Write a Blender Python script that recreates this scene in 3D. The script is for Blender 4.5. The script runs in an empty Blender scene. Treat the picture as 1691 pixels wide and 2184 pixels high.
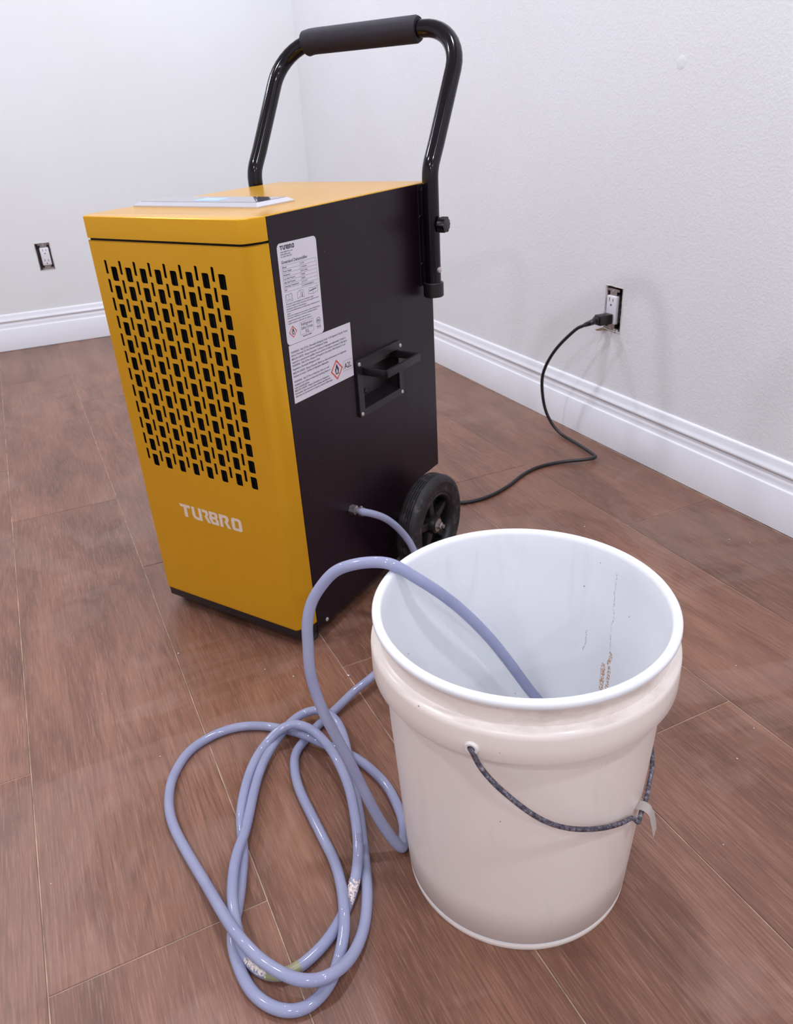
import bpy, bmesh, math, random
from math import sin, cos, pi, radians
from mathutils import Vector, Matrix, noise as mnoise

S = bpy.context.scene
COL = S.collection

# ------------------------------------------------------------------ camera
cam_d = bpy.data.cameras.new('camera')
cam = bpy.data.objects.new('camera', cam_d)
COL.objects.link(cam)
S.camera = cam
cam_d.sensor_fit = 'HORIZONTAL'
cam_d.sensor_width = 36.0
cam_d.lens = 1630.72 * 36.0 / 1691.0
cam_d.clip_start = 0.02
CR = (0.89788592, -0.4374526, -0.04935689)
CU = (0.240724, 0.39401322, 0.8870206)
CF = (0.3685822, 0.80832469, -0.45908426)
cam.matrix_world = Matrix(((CR[0], CU[0], -CF[0], 0), (CR[1], CU[1], -CF[1], 0), (CR[2], CU[2], -CF[2], 0.78936), (0, 0, 0, 1)))
cam_d.dof.use_dof = True
cam_d.dof.focus_distance = 0.95
cam_d.dof.aperture_fstop = 18.0

# ------------------------------------------------------------------ world, exposure
W_ = bpy.data.worlds.new('world')
S.world = W_
W_.use_nodes = True
W_.node_tree.nodes['Background'].inputs[0].default_value = (0.75, 0.8, 1.0, 1)
W_.node_tree.nodes['Background'].inputs[1].default_value = 0.05
S.view_settings.view_transform = 'Standard'
S.view_settings.look = 'None'
S.view_settings.exposure = 0.06
S.view_settings.gamma = 1.0
S.view_settings.use_curve_mapping = False

# ------------------------------------------------------------------ room size and lamps
XW, YW = 1.263, 3.547          # faces of the right and back baseboards
XL, YF, ZC = -2.35, -3.10, 2.44
LAMP_POWER = 14.8
LAMP_COLOR = (0.87, 0.915, 1.03)
LAMPS = [(0.62, -0.55), (0.62, 1.15), (0.62, 2.75), (-0.95, -0.55), (-0.95, 1.15), (-0.95, 2.75), (0.62, -2.25), (-0.95, -2.25)]  # last two, behind the camera, are added as frontal fill
for lx, ly in LAMPS:
    ld = bpy.data.lights.new('downlight', 'AREA')
    ld.shape = 'DISK'
    ld.size = 0.14
    ld.energy = LAMP_POWER
    ld.color = LAMP_COLOR
    lo = bpy.data.objects.new('downlight', ld)
    lo.location = (lx, ly, ZC - 0.012)
    COL.objects.link(lo)


# ------------------------------------------------------------------ helpers
def obj(name, bm, mat, parent=None, smooth=None, loc=None, kind=None):
    """link a bmesh as one object; smooth = angle in degrees for shade-smooth"""
    me = bpy.data.meshes.new(name)
    if isinstance(bm, bmesh.types.BMesh):
        bm.to_mesh(me)
        bm.free()
    else:
        me.from_pydata(bm[0], [], bm[1])
    if smooth:
        me.polygons.foreach_set('use_smooth', [True] * len(me.polygons))
        me.set_sharp_from_angle(angle=radians(smooth))
    for m in (mat if isinstance(mat, (list, tuple)) else [mat]):
        me.materials.append(m)
    o = bpy.data.objects.new(name, me)
    COL.objects.link(o)
    if parent:
        o.parent = parent
    if loc:
        o.location = loc
    if kind:
        o['kind'] = kind
    return o


def empty(name, loc=(0, 0, 0), parent=None):
    o = bpy.data.objects.new(name, None)
    o.empty_display_size = 0.05
    COL.objects.link(o)
    o.location = loc
    if parent:
        o.parent = parent
    return o


def tag(o, label, cat, group=None):
    o['label'] = label
    o['category'] = cat
    if group:
        o['group'] = group
    return o


def box_bm(a, b, bevel=0.0, seg=2):
    bm = bmesh.new()
    vs = [bm.verts.new((x, y, z)) for x in (a[0], b[0]) for y in (a[1], b[1]) for z in (a[2], b[2])]
    for f in ((0, 1, 3, 2), (4, 6, 7, 5), (0, 4, 5, 1), (2, 3, 7, 6), (0, 2, 6, 4), (1, 5, 7, 3)):
        bm.faces.new([vs[i] for i in f])
    if bevel:
        bmesh.ops.bevel(bm, geom=bm.edges[:], offset=bevel, segments=seg, profile=0.5, affect='EDGES')
    bmesh.ops.recalc_face_normals(bm, faces=bm.faces[:])
    return bm


def join_bm(*bms):
    out = bmesh.new()
    for b in bms:
        me = bpy.data.meshes.new('tmp')
        b.to_mesh(me)
        b.free()
        out.from_mesh(me)
        bpy.data.meshes.remove(me)
    return out


def prism_bm(pts, axis, a, b, bevel=0.0, seg=2):
    """polygon pts (2D) swept from a to b along axis: 'u' pts are (v,w); 'v' pts are (u,w); 'w' pts are (u,v)"""
    def P(p, t):
        return {'u': (t, p[0], p[1]), 'v': (p[0], t, p[1]), 'w': (p[0], p[1], t)}[axis]
    bm = bmesh.new()
    A = [bm.verts.new(P(p, a)) for p in pts]
    B = [bm.verts.new(P(p, b)) for p in pts]
    n = len(pts)
    bm.faces.new(A)
    bm.faces.new(B)
    for i in range(n):
        bm.faces.new((A[i], A[(i + 1) % n], B[(i + 1) % n], B[i]))
    if bevel:
        bmesh.ops.bevel(bm, geom=bm.edges[:], offset=bevel, segments=seg, profile=0.5, affect='EDGES')
    bmesh.ops.recalc_face_normals(bm, faces=bm.faces[:])
    return bm


def lathe_bm(prof, n=48, close=False, axis='z', center=(0, 0, 0), arc=2 * pi):
    """prof = [(r, h)] revolved about axis"""
    bm = bmesh.new()
    rings = []
    for r, h in prof:
        ring = []
        for i in range(n):
            t = arc * i / n
            x, y = r * cos(t), r * sin(t)
            p = {'z': (x, y, h), 'x': (h, x, y), 'y': (y, h, x)}[axis]
            ring.append(bm.verts.new((p[0] + center[0], p[1] + center[1], p[2] + center[2])))
        rings.append(ring)
    m = len(rings)
    for k in range(m if close else m - 1):
        A, B = rings[k], rings[(k + 1) % m]
        for i in range(n):
            bm.faces.new((A[i], A[(i + 1) % n], B[(i + 1) % n], B[i]))
    if not close:
        for ring in (rings[0], rings[-1]):
            if (ring[0].co - ring[n // 2].co).length > 1e-6:
                bm.faces.new(ring)
    bmesh.ops.remove_doubles(bm, verts=bm.verts[:], dist=1e-7)
    bmesh.ops.recalc_face_normals(bm, faces=bm.faces[:])
    return bm


def smooth_path(pts, sub=6, blur=0):
    P = [Vector(p) for p in pts]
    out = []
    for i in range(len(P) - 1):
        p0 = P[i - 1] if i else P[0] * 2 - P[1]
        p1, p2 = P[i], P[i + 1]
        p3 = P[i + 2] if i + 2 < len(P) else P[-1] * 2 - P[-2]
        for k in range(sub):
            t = k / sub
            out.append(0.5 * ((2 * p1) + (p2 - p0) * t + (2 * p0 - 5 * p1 + 4 * p2 - p3) * t * t + (3 * p1 - p0 - 3 * p2 + p3) * t ** 3))
    out.append(P[-1].copy())
    for _ in range(blur):
        out = [out[0]] + [(out[i - 1] + out[i] * 2 + out[i + 1]) / 4 for i in range(1, len(out) - 1)] + [out[-1]]
    return out


def tube_bm(path, r, n=12, arc=(0, 2 * pi), caps=True, thick=0, up=None):
    """sweep a circle (or an arc of it) along path; r is a number or a function of 0..1"""
    bm = bmesh.new()
    N = len(path)
    tang = [((path[min(i + 1, N - 1)] - path[max(i - 1, 0)]).normalized()) for i in range(N)]
    ref = Vector(up) if up else (Vector((0, 0, 1)) if abs(tang[0].z) < 0.9 else Vector((1, 0, 0)))
    nrm = (ref - tang[0] * ref.dot(tang[0])).normalized()
    full = abs(arc[1] - arc[0] - 2 * pi) < 1e-6
    rings = []
    for i in range(N):
        if i and not up:
            q = tang[i - 1].rotation_difference(tang[i])
            nrm = (q @ nrm)
        elif i:
            nrm = ref
        nrm = (nrm - tang[i] * nrm.dot(tang[i])).normalized()
        bi = tang[i].cross(nrm)
        rr = r(i / (N - 1)) if callable(r) else r
        rings.append([bm.verts.new(path[i] + nrm * (rr * cos(a)) + bi * (rr * sin(a)))
                      for a in [arc[0] + (arc[1] - arc[0]) * k / (n if full else n - 1) for k in range(n)]])
    for i in range(N - 1):
        for k in range(n if full else n - 1):
            bm.faces.new((rings[i][k], rings[i][(k + 1) % n], rings[i + 1][(k + 1) % n], rings[i + 1][k]))
    if caps and full:
        bm.faces.new(rings[0])
        bm.faces.new(rings[-1])
    bmesh.ops.recalc_face_normals(bm, faces=bm.faces[:])
    return bm


def fill_bm(loops, M=None, depth=0.0):
    """flat polygon loops (outline and holes, 2D) filled at z=0; optional walls of given depth; then transformed by M"""
    bm = bmesh.new()
    allv = []
    for lp in loops:
        vs = [bm.verts.new((p[0], p[1], 0)) for p in lp]
        allv.append(vs)
        for i in range(len(vs)):
            bm.edges.new((vs[i], vs[(i + 1) % len(vs)]))
    bmesh.ops.triangle_fill(bm, use_beauty=True, use_dissolve=False, edges=bm.edges[:])
    bm.normal_update()
    if sum(f.normal.z for f in bm.faces) < 0:
        bmesh.ops.reverse_faces(bm, faces=bm.faces[:])
    if depth:
        for vs in allv:
            lo = [bm.verts.new((v.co.x, v.co.y, -depth)) for v in vs]
            for i in range(len(vs)):
                j = (i + 1) % len(vs)
                try:
                    bm.faces.new((vs[i], lo[i], lo[j], vs[j]))
                except ValueError:
                    pass
    if M:
        bm.transform(M)
    return bm


def rrect(x0, y0, x1, y1, r, seg=4, corners=(1, 1, 1, 1)):
    """rounded rectangle, corners = bottom-left, bottom-right, top-right, top-left"""
    out = []
    for (cx, cy, a0, on) in ((x0, y0, pi, corners[0]), (x1, y0, 1.5 * pi, corners[1]), (x1, y1, 0, corners[2]), (x0, y1, 0.5 * pi, corners[3])):
        if not on or r <= 0:
            out.append((cx, cy))
            continue
        sx = 1 if cx == x0 else -1
        sy = 1 if cy == y0 else -1
        for k in range(seg + 1):
            a = a0 + 0.5 * pi * k / seg
            out.append((cx + sx * r + r * cos(a), cy + sy * r + r * sin(a)))
    return out


def text_bm(body, size, M, bold=0.0, sx=1.0, align='LEFT'):
    cu = bpy.data.curves.new('tmp', 'FONT')
    cu.body = body
    cu.size = size
    cu.resolution_u = 2
    cu.offset = bold
    cu.align_x = align
    o = bpy.data.objects.new('tmp', cu)
    COL.objects.link(o)
    dg = bpy.context.evaluated_depsgraph_get()
    me = bpy.data.meshes.new_from_object(o.evaluated_get(dg))
    bpy.data.objects.remove(o)
    bpy.data.curves.remove(cu)
    bm = bmesh.new()
    bm.from_mesh(me)
    bpy.data.meshes.remove(me)
    bm.transform(M @ Matrix.Diagonal((sx, 1, 1, 1)))
    return bm


# ------------------------------------------------------------------ materials
def srgb(r, g, b):
    f = lambda c: (c / 255 / 12.92) if c / 255 <= 0.04045 else ((c / 255 + 0.055) / 1.055) ** 2.4
    return (f(r), f(g), f(b), 1.0)


class NT:
    def __init__(self, name):
        self.m = bpy.data.materials.new(name)
        self.m.use_nodes = True
        self.t = self.m.node_tree
        self.b = self.t.nodes['Principled BSDF']

    def n(self, typ, **kw):
        nd = self.t.nodes.new('ShaderNode' + typ)
        for k, v in kw.items():
            if k.startswith('i_'):
                key = k[2:]
                key = int(key) if key.isdigit() else key.replace('_', ' ')
                if hasattr(v, 'is_linked') or isinstance(v, bpy.types.NodeSocket):
                    self.t.links.new(v, nd.inputs[key])
                else:
                    nd.inputs[key].default_value = v
            else:
                setattr(nd, k, v)
        return nd

    def link(self, a, b):
        self.t.links.new(a, b)

    def set(self, **kw):
        for k, v in kw.items():
            key = k.replace('_', ' ')
            if isinstance(v, bpy.types.NodeSocket):
                self.t.links.new(v, self.b.inputs[key])
            else:
                self.b.inputs[key].default_value = v
        return self

    def coord(self, which='Object'):
        return self.n('TexCoord').outputs[which]

    def mapped(self, scale, which='Object', loc=(0, 0, 0)):
        mp = self.n('Mapping')
        mp.inputs['Scale'].default_value = scale
        mp.inputs['Location'].default_value = loc
        self.link(self.coord(which), mp.inputs['Vector'])
        return mp.outputs[0]

    def noise(self, vec, scale, detail=3, rough=0.55, dist=0.0):
        nd = self.n('TexNoise')
        self.link(vec, nd.inputs['Vector'])
        nd.inputs['Scale'].default_value = scale
        nd.inputs['Detail'].default_value = detail
        nd.inputs['Roughness'].default_value = rough
        nd.inputs['Distortion'].default_value = dist
        return nd.outputs['Fac']

    def ramp(self, fac, stops, interp='LINEAR'):
        r = self.n('ValToRGB')
        r.color_ramp.interpolation = interp
        el = r.color_ramp.elements
        while len(el) < len(stops):
            el.new(0.5)
        for e, (p, c) in zip(el, stops):
            e.position = p
            e.color = c if hasattr(c, '__len__') else (c, c, c, 1)
        self.link(fac, r.inputs[0])
        return r.outputs[0]

    def mix(self, fac, a, b, mode='MIX'):
        nd = self.n('Mix', data_type='RGBA', blend_type=mode)
        for s, v in ((nd.inputs[0], fac), (nd.inputs[6], a), (nd.inputs[7], b)):
            if isinstance(v, bpy.types.NodeSocket):
                self.link(v, s)
            else:
                s.default_value = v
        return nd.outputs[2]

    def math(self, op, a, b=0.0, c=0.0):
        nd = self.n('Math', operation=op)
        for s, v in zip(nd.inputs, (a, b, c)):
            if isinstance(v, bpy.types.NodeSocket):
                self.link(v, s)
            else:
                s.default_value = v
        return nd.outputs[0]

    def bump(self, h, strength, dist=0.001):
        nd = self.n('Bump')
        nd.inputs['Strength'].default_value = strength
        nd.inputs['Distance'].default_value = dist
        self.link(h, nd.inputs['Height'])
        self.link(nd.outputs[0], self.b.inputs['Normal'])


def plain(name, col, rough=0.5, metal=0.0, var=0.06, scale=40, bump=0.0, **kw):
    t = NT(name)
    v = t.noise(t.coord(), scale, 4)
    k = t.ramp(v, [(0.3, 1 - var), (0.7, 1 + var)])
    c = t.mix(1.0, col, k, 'MULTIPLY')
    t.set(Base_Color=c, Roughness=rough, Metallic=metal, **kw)
    if bump:
        t.bump(t.noise(t.coord(), scale * 6, 3), bump, 0.0006)
    return t.m


def glow(name, col, s):
    t = NT(name)
    t.set(Base_Color=col, Emission_Color=col, Emission_Strength=s)
    return t.m


def mat_wall(name, col, strength):
    t = NT(name)
    co = t.coord()
    big = t.noise(co, 1.7, 3)
    c = t.mix(t.ramp(big, [(0.35, 0.0), (0.7, 1.0)]), col, (col[0] * 0.965, col[1] * 0.955, col[2] * 0.945, 1))
    a = t.noise(co, 520, 3, 0.6)
    b = t.noise(co, 190, 2, 0.5)
    h = t.math('ADD', t.ramp(b, [(0.42, 0.0), (0.62, 1.0)]), t.math('MULTIPLY', a, 0.45))
    t.set(Base_Color=c, Roughness=0.5)
    t.b.inputs['Specular IOR Level'].default_value = 0.35
    t.bump(h, strength, 0.0016)
    return t.m


def mat_plank():
    t = NT('oak vinyl plank')
    oi = t.n('ObjectInfo').outputs['Random']
    off = t.n('CombineXYZ')
    t.link(t.math('MULTIPLY', oi, 37.0), off.inputs[0])
    t.link(t.math('MULTIPLY', oi, 91.0), off.inputs[1])
    t.link(t.math('MULTIPLY', oi, 13.0), off.inputs[2])
    add = t.n('VectorMath', operation='ADD')
    t.link(t.coord(), add.inputs[0])
    t.link(off.outputs[0], add.inputs[1])
    vec = add.outputs[0]

    def mp(s):
        m = t.n('Mapping')
        m.inputs['Scale'].default_value = s
        t.link(vec, m.inputs['Vector'])
        return m.outputs[0]
    # growth rings: contour lines of a stretched noise field give the cathedral figure
    field = t.noise(mp((5.5, 0.75, 1)), 1.0, 2.5, 0.45, 0.5)
    rings = t.math('PINGPONG', t.math('MULTIPLY', field, 64.0), 1.0)
    fine = t.noise(mp((560, 22, 1)), 1.0, 3, 0.62, 0.5)
    fine2 = t.noise(mp((170, 4.5, 1)), 1.0, 3, 0.6, 0.6)
    blot = t.noise(mp((9, 2.2, 1)), 1.0, 4, 0.6, 0.8)
    knot = t.noise(mp((16, 6, 1)), 1.0, 2, 0.4)
    base = t.ramp(blot, [(0.30, srgb(96, 64, 49)), (0.50, srgb(124, 84, 66)), (0.72, srgb(143, 101, 80))])
    figure = t.ramp(t.noise(mp((4.5, 1.3, 1)), 1.0, 2), [(0.42, 0.15), (0.62, 1.0)])
    base = t.mix(t.math('MULTIPLY', t.math('MULTIPLY', t.ramp(rings, [(0.45, 0.0), (0.95, 1.0)]), figure), 0.50), base, srgb(98, 64, 51))
    base = t.mix(t.ramp(fine2, [(0.42, 0.0), (0.70, 0.45)]), base, srgb(98, 66, 52))
    base = t.mix(t.ramp(fine, [(0.50, 0.0), (0.72, 0.6)]), base, srgb(160, 118, 97))
    base = t.mix(t.ramp(fine, [(0.28, 0.5), (0.42, 0.0)]), base, srgb(82, 53, 42))
    base = t.mix(t.ramp(knot, [(0.70, 0.0), (0.82, 0.55)]), base, srgb(84, 62, 54))
    # every plank a little lighter or darker
    base = t.mix(1.0, base, t.ramp(oi, [(0.0, 0.90), (1.0, 1.08)]), 'MULTIPLY')
    # thin dried plaster dust left by mopping
    dust = t.noise(t.n('NewGeometry').outputs['Position'], 2.6, 5, 0.62, 1.2)
    dustm = t.math('MULTIPLY', t.ramp(dust, [(0.50, 0.0), (0.535, 0.40), (0.76, 1.0)]), 0.20)
    base = t.mix(dustm, base, srgb(182, 156, 144))
    rg = t.math('ADD', t.math('MULTIPLY', fine, 0.12), t.math('ADD', t.math('MULTIPLY', dustm, 0.5), 0.33))
    t.set(Base_Color=base, Roughness=rg)
    t.b.inputs['Specular IOR Level'].default_value = 0.5
    t.bump(t.math('ADD', fine, t.math('MULTIPLY', fine2, 0.5)), 0.28, 0.0006)
    return t.m


def mat_yellow():
    t = NT('yellow enamel')
    v = t.noise(t.coord(), 9, 3)
    c = t.mix(v, srgb(217, 159, 36), srgb(222, 164, 40))
    t.set(Base_Color=c, Roughness=0.22, Metallic=0.28)
    t.b.inputs['Specular IOR Level'].default_value = 0.12
    t.bump(t.noise(t.coord(), 420, 2), 0.04, 0.0004)
    return t.m


def mat_black_sheet():
    t = NT('black powder coat')
    v = t.noise(t.mapped((3, 3, 1.2)), 6, 4)
    st = t.noise(t.mapped((60, 60, 2.5)), 1, 3, 0.6)
    c = t.mix(v, srgb(25, 11, 21), srgb(32, 17, 28))
    sp = t.n('TexVoronoi')
    t.link(t.coord(), sp.inputs['Vector'])
    sp.inputs['Scale'].default_value = 55
    c = t.mix(t.ramp(sp.outputs['Distance'], [(0.028, 0.6), (0.04, 0.0)]), c, srgb(150, 140, 140))
    rg = t.math('ADD', t.math('MULTIPLY', t.ramp(st, [(0.45, 0.0), (0.75, 1.0)]), 0.08), 0.36)
    t.set(Base_Color=c, Roughness=rg)
    t.b.inputs['Specular IOR Level'].default_value = 0.30
    t.bump(t.noise(t.coord(), 900, 2), 0.05, 0.0003)
    return t.m


def mat_pail():
    """white translucent plastic, with the rust trickle on the inner wall and scattered dirt specks"""
    t = NT('white bucket plastic')
    co = t.coord()
    sep = t.n('SeparateXYZ')
    t.link(co, sep.inputs[0])
    x, y, z = sep.outputs
    ang = t.math('ARCTAN2', y, x)
    rad = t.math('SQRT', t.math('ADD', t.math('MULTIPLY', x, x), t.math('MULTIPLY', y, y)))
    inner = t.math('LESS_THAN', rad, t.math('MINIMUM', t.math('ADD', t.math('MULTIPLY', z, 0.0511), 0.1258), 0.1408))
    wob = t.math('MULTIPLY', t.math('SUBTRACT', t.noise(t.mapped((1, 1, 30)), 1.0, 4, 0.7), 0.5), 0.10)

    def streak(a0, slope, z0, z1, wid):
        dz = t.math('SUBTRACT', z, z0)
        c = t.math('ADD', t.math('MULTIPLY', dz, slope), a0)
        dist = t.math('ABSOLUTE', t.math('SUBTRACT', t.math('ADD', ang, wob), c))
        m = t.math('LESS_THAN', dist, wid)
        band = t.math('MULTIPLY', t.math('GREATER_THAN', z, z0), t.math('LESS_THAN', z, z1))
        return t.math('MULTIPLY', t.math('MULTIPLY', m, band), inner)
    grain = t.ramp(t.noise(co, 420, 3, 0.7), [(0.44, 0.0), (0.54, 1.0)])
    s1 = streak(0.165, 0.1, 0.16, 0.212, 0.024)
    s2 = streak(0.100, 0.1, 0.155, 0.232, 0.017)
    s3 = streak(0.115, 0.5, 0.23, 0.335, 0.005)
    s4 = streak(0.38, -0.5, 0.215, 0.245, 0.006)
    rust = t.math('MINIMUM', t.math('ADD', s1, s2), 1.0)
    thin = t.math('MINIMUM', t.math('ADD', s3, s4), 1.0)
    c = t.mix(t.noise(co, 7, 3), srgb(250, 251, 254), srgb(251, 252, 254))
    warm_bounce = t.mix(t.noise(co, 5, 3), srgb(253, 242, 234), srgb(251, 238, 229))  # warm floor bounce painted into the outer wall colour
    cool_lit = t.math('MAXIMUM', inner, t.math('GREATER_THAN', z, 0.3490))  # inner wall and rim keep a bluish tint painted for cool overhead light
    c = t.mix(cool_lit, warm_bounce, c)
    # scuffs: faint cool streaks on the left side
    sc = t.ramp(t.noise(t.mapped((22, 22, 5)), 1.0, 4, 0.6, 1.5), [(0.56, 0.0), (0.72, 1.0)])
    c = t.mix(t.math('MULTIPLY', sc, 0.10), c, srgb(196, 190, 196))
    c = t.mix(t.math('MULTIPLY', t.math('MULTIPLY', rust, grain), 0.85), c, srgb(196, 128, 48))
    c = t.mix(t.math('MULTIPLY', t.math('MULTIPLY', thin, grain), 0.55), c, srgb(160, 150, 135))
    v = t.n('TexVoronoi')
    t.link(co, v.inputs['Vector'])
    v.inputs['Scale'].default_value = 46
    patch = t.ramp(t.noise(co, 9, 2), [(0.47, 0.0), (0.6, 1.0)])
    c = t.mix(t.math('MULTIPLY', t.ramp(v.outputs['Distance'], [(0.03, 0.8), (0.05, 0.0)]), patch), c, srgb(92, 76, 62))
    # grime in the groove under the rim
    gz = t.math('MULTIPLY', t.math('GREATER_THAN', z, 0.326), t.math('LESS_THAN', z, 0.349))
    outer = t.math('SUBTRACT', 1.0, inner)
    grime = t.ramp(t.noise(t.mapped((9, 9, 30)), 1.0, 5, 0.7), [(0.5, 0.0), (0.72, 0.5)])
    c = t.mix(t.math('MULTIPLY', t.math('MULTIPLY', gz, outer), grime), c, srgb(176, 160, 138))
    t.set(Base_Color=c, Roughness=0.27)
    t.b.inputs['Specular IOR Level'].default_value = 0.45
    tr = t.n('BsdfTranslucent')
    t.link(c, tr.inputs['Color'])
    ms = t.n('MixShader')
    ms.inputs[0].default_value = 0.14
    t.link(t.b.outputs[0], ms.inputs[1])
    t.link(tr.outputs[0], ms.inputs[2])
    t.link(ms.outputs[0], t.t.nodes['Material Output'].inputs['Surface'])
    return t.m


def mat_hose():
    t = NT('lavender vinyl hose')
    co = t.coord()
    v = t.noise(co, 14, 4, 0.6)
    c = t.mix(t.ramp(v, [(0.35, 0.0), (0.65, 1.0)]), srgb(173, 176, 207), srgb(185, 188, 215))
    chalk = t.ramp(t.noise(co, 300, 4, 0.7), [(0.62, 0.0), (0.72, 1.0)])
    zone = t.ramp(t.noise(co, 17, 2), [(0.5, 0.0), (0.68, 1.0)])
    c = t.mix(t.math('MULTIPLY', t.math('MULTIPLY', chalk, zone), 0.55), c, srgb(226, 224, 228))
    vo = t.n('TexVoronoi')
    t.link(co, vo.inputs['Vector'])
    vo.inputs['Scale'].default_value = 125
    c = t.mix(t.ramp(vo.outputs['Distance'], [(0.035, 0.9), (0.055, 0.0)]), c, srgb(245, 243, 240))
    t.set(Base_Color=c, Roughness=0.09)
    t.b.inputs['Specular IOR Level'].default_value = 0.5
    tr = t.n('BsdfTranslucent')
    t.link(c, tr.inputs['Color'])
    ms = t.n('MixShader')
    ms.inputs[0].default_value = 0.35
    t.link(t.b.outputs[0], ms.inputs[1])
    t.link(tr.outputs[0], ms.inputs[2])
    t.link(ms.outputs[0], t.t.nodes['Material Output'].inputs['Surface'])
    return t.m


def mat_wire():
    t = NT('weathered bail wire')
    a = t.noise(t.coord(), 260, 4, 0.7)
    c = t.ramp(a, [(0.32, srgb(48, 44, 52)), (0.5, srgb(84, 80, 92)), (0.66, srgb(150, 146, 154))])
    t.set(Base_Color=c, Roughness=0.55, Metallic=0.25)
    t.bump(a, 0.4, 0.0005)
    return t.m


def mat_tire():
    t = NT('black rubber tyre')
    a = t.noise(t.mapped((1, 1, 1)), 70, 5, 0.65)
    c = t.mix(t.ramp(a, [(0.52, 0.0), (0.75, 0.6)]), srgb(30, 26, 29), srgb(112, 104, 108))
    t.set(Base_Color=c, Roughness=0.62)
    return t.m


M_WALL = mat_wall('white wall paint', srgb(238, 238, 240), 0.15)
M_WALLB = mat_wall('white wall paint smooth', srgb(236, 237, 237), 0.07)
M_CEIL = plain('ceiling paint', srgb(238, 238, 238), 0.8, scale=3, var=0.02)
M_TRIM = plain('semi-gloss trim paint', srgb(235, 235, 239), 0.26, scale=5, var=0.015)
M_SEAM = plain('dusty joint', srgb(172, 145, 126), 0.8, scale=24, var=0.4)
M_PLANK = mat_plank()
M_YEL = mat_yellow()
M_BLK = mat_black_sheet()
M_TUBE = plain('gloss black tube', srgb(18, 12, 20), 0.12, scale=30, var=0.05, IOR=1.4)
M_FOAM = plain('black foam grip', srgb(36, 30, 40), 0.72, scale=60, var=0.14, bump=0.15)
M_PLAS = plain('black moulded plastic', srgb(27, 22, 26), 0.42, scale=60, var=0.1)
M_DARK = plain('dark interior', srgb(9, 8, 9), 0.9, scale=60, var=0.2)
M_FIN = plain('dark filter mesh', srgb(22, 23, 22), 0.75, scale=80, var=0.3)
M_TIRE = mat_tire()
M_ZINC = plain('zinc hardware', srgb(176, 168, 166), 0.34, 0.85, scale=200, var=0.18)
M_SCREW = plain('pale screw head', srgb(190, 180, 178), 0.4, 0.35, scale=200, var=0.15)
M_LABEL = plain('label stock', srgb(222, 216, 224), 0.38, scale=12, var=0.02)
M_INK = plain('black ink', srgb(34, 30, 36), 0.5, scale=90, var=0.1)
M_GREY = plain('grey ink', srgb(92, 86, 94), 0.5, scale=90, var=0.1)
M_RED = plain('red ink', srgb(214, 76, 50), 0.5, scale=90, var=0.1)
M_WHITE = plain('white logo ink', srgb(226, 206, 186), 0.4, scale=60, var=0.03)
M_SILVER = plain('silver bezel', srgb(205, 204, 210), 0.22, 0.3, scale=50, var=0.03)
M_GLASS = plain('glossy control glass', srgb(120, 118, 126), 0.06, 0.0, scale=20, var=0.04, Coat_Weight=0.8, Coat_Roughness=0.02)
M_BLUE = glow('blue display', (0.25, 0.36, 1.0, 1), 0.5)
M_PAIL = mat_pail()
M_HOSE = mat_hose()
M_WIRE = mat_wire()
M_CLIP = plain('white plastic clip', srgb(228, 220, 214), 0.35, scale=60, var=0.03)
M_CORD = plain('black cord rubber', srgb(30, 26, 28), 0.38, scale=90, var=0.1)
M_DEVICE = plain('white device plastic', srgb(232, 230, 236), 0.3, scale=50, var=0.02)
M_STEEL = plain('galvanised box steel', srgb(122, 112, 116), 0.45, 0.6, scale=120, var=0.3)
M_SLOT = plain('slot shadow', srgb(70, 60, 66), 0.8, scale=50, var=0.1)
M_PLASTER = plain('chipped plaster', srgb(214, 206, 204), 0.85, scale=160, var=0.12, bump=0.5)
M_PAPER = plain('torn drywall paper', srgb(176, 150, 132), 0.85, scale=90, var=0.15)
M_STICK = plain('torn paper sticker', srgb(222, 208, 198), 0.8, scale=420, var=0.35, bump=0.5)
M_OLIVE = plain('olive residue', srgb(152, 148, 112), 0.35, scale=120, var=0.12)
M_LENS = glow('lamp lens', (1, 1, 1, 1), 3.0)

# ================================================================== the room
rnd = random.Random(7)
WX, WY = XW + 0.014, YW + 0.014      # wall planes behind the baseboards


def frame(origin, ex, ey, ez):
    return Matrix(((ex[0], ey[0], ez[0], origin[0]), (ex[1], ey[1], ez[1], origin[1]), (ex[2], ey[2], ez[2], origin[2]), (0, 0, 0, 1)))


def ragged(x0, y0, x1, y1, j, n=5):
    pts = []
    for (ax, ay, bx, by) in ((x0, y0, x1, y0), (x1, y0, x1, y1), (x1, y1, x0, y1), (x0, y1, x0, y0)):
        for k in range(n):
            t = k / n
            pts.append((ax + (bx - ax) * t + rnd.uniform(-j, j), ay + (by - ay) * t + rnd.uniform(-j, j)))
    return pts


# outlets: centre on the wall, width, height of the cut
OUT_R = (1.4665, 0.348, 0.0600, 0.1060)
OUT_L = (0.1125, 0.3525, 0.0565, 0.1040)
hole_r = ragged(-OUT_R[0] - OUT_R[2] / 2, OUT_R[1] - OUT_R[3] / 2, -OUT_R[0] + OUT_R[2] / 2, OUT_R[1] + OUT_R[3] / 2, 0.0012)
hole_l = ragged(OUT_L[0] - OUT_L[2] / 2, OUT_L[1] - OUT_L[3] / 2, OUT_L[0] + OUT_L[2] / 2, OUT_L[1] + OUT_L[3] / 2, 0.0012)
M_R = frame((WX, 0, 0), (0, -1, 0), (0, 0, 1), (-1, 0, 0))
M_B = frame((0, WY, 0), (1, 0, 0), (0, 0, 1), (0, -1, 0))
obj('wall_right', fill_bm([[(-WY, 0), (-YF, 0), (-YF, ZC), (-WY, ZC)], hole_r], M_R, 0.012), M_WALL, kind='structure')
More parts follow.
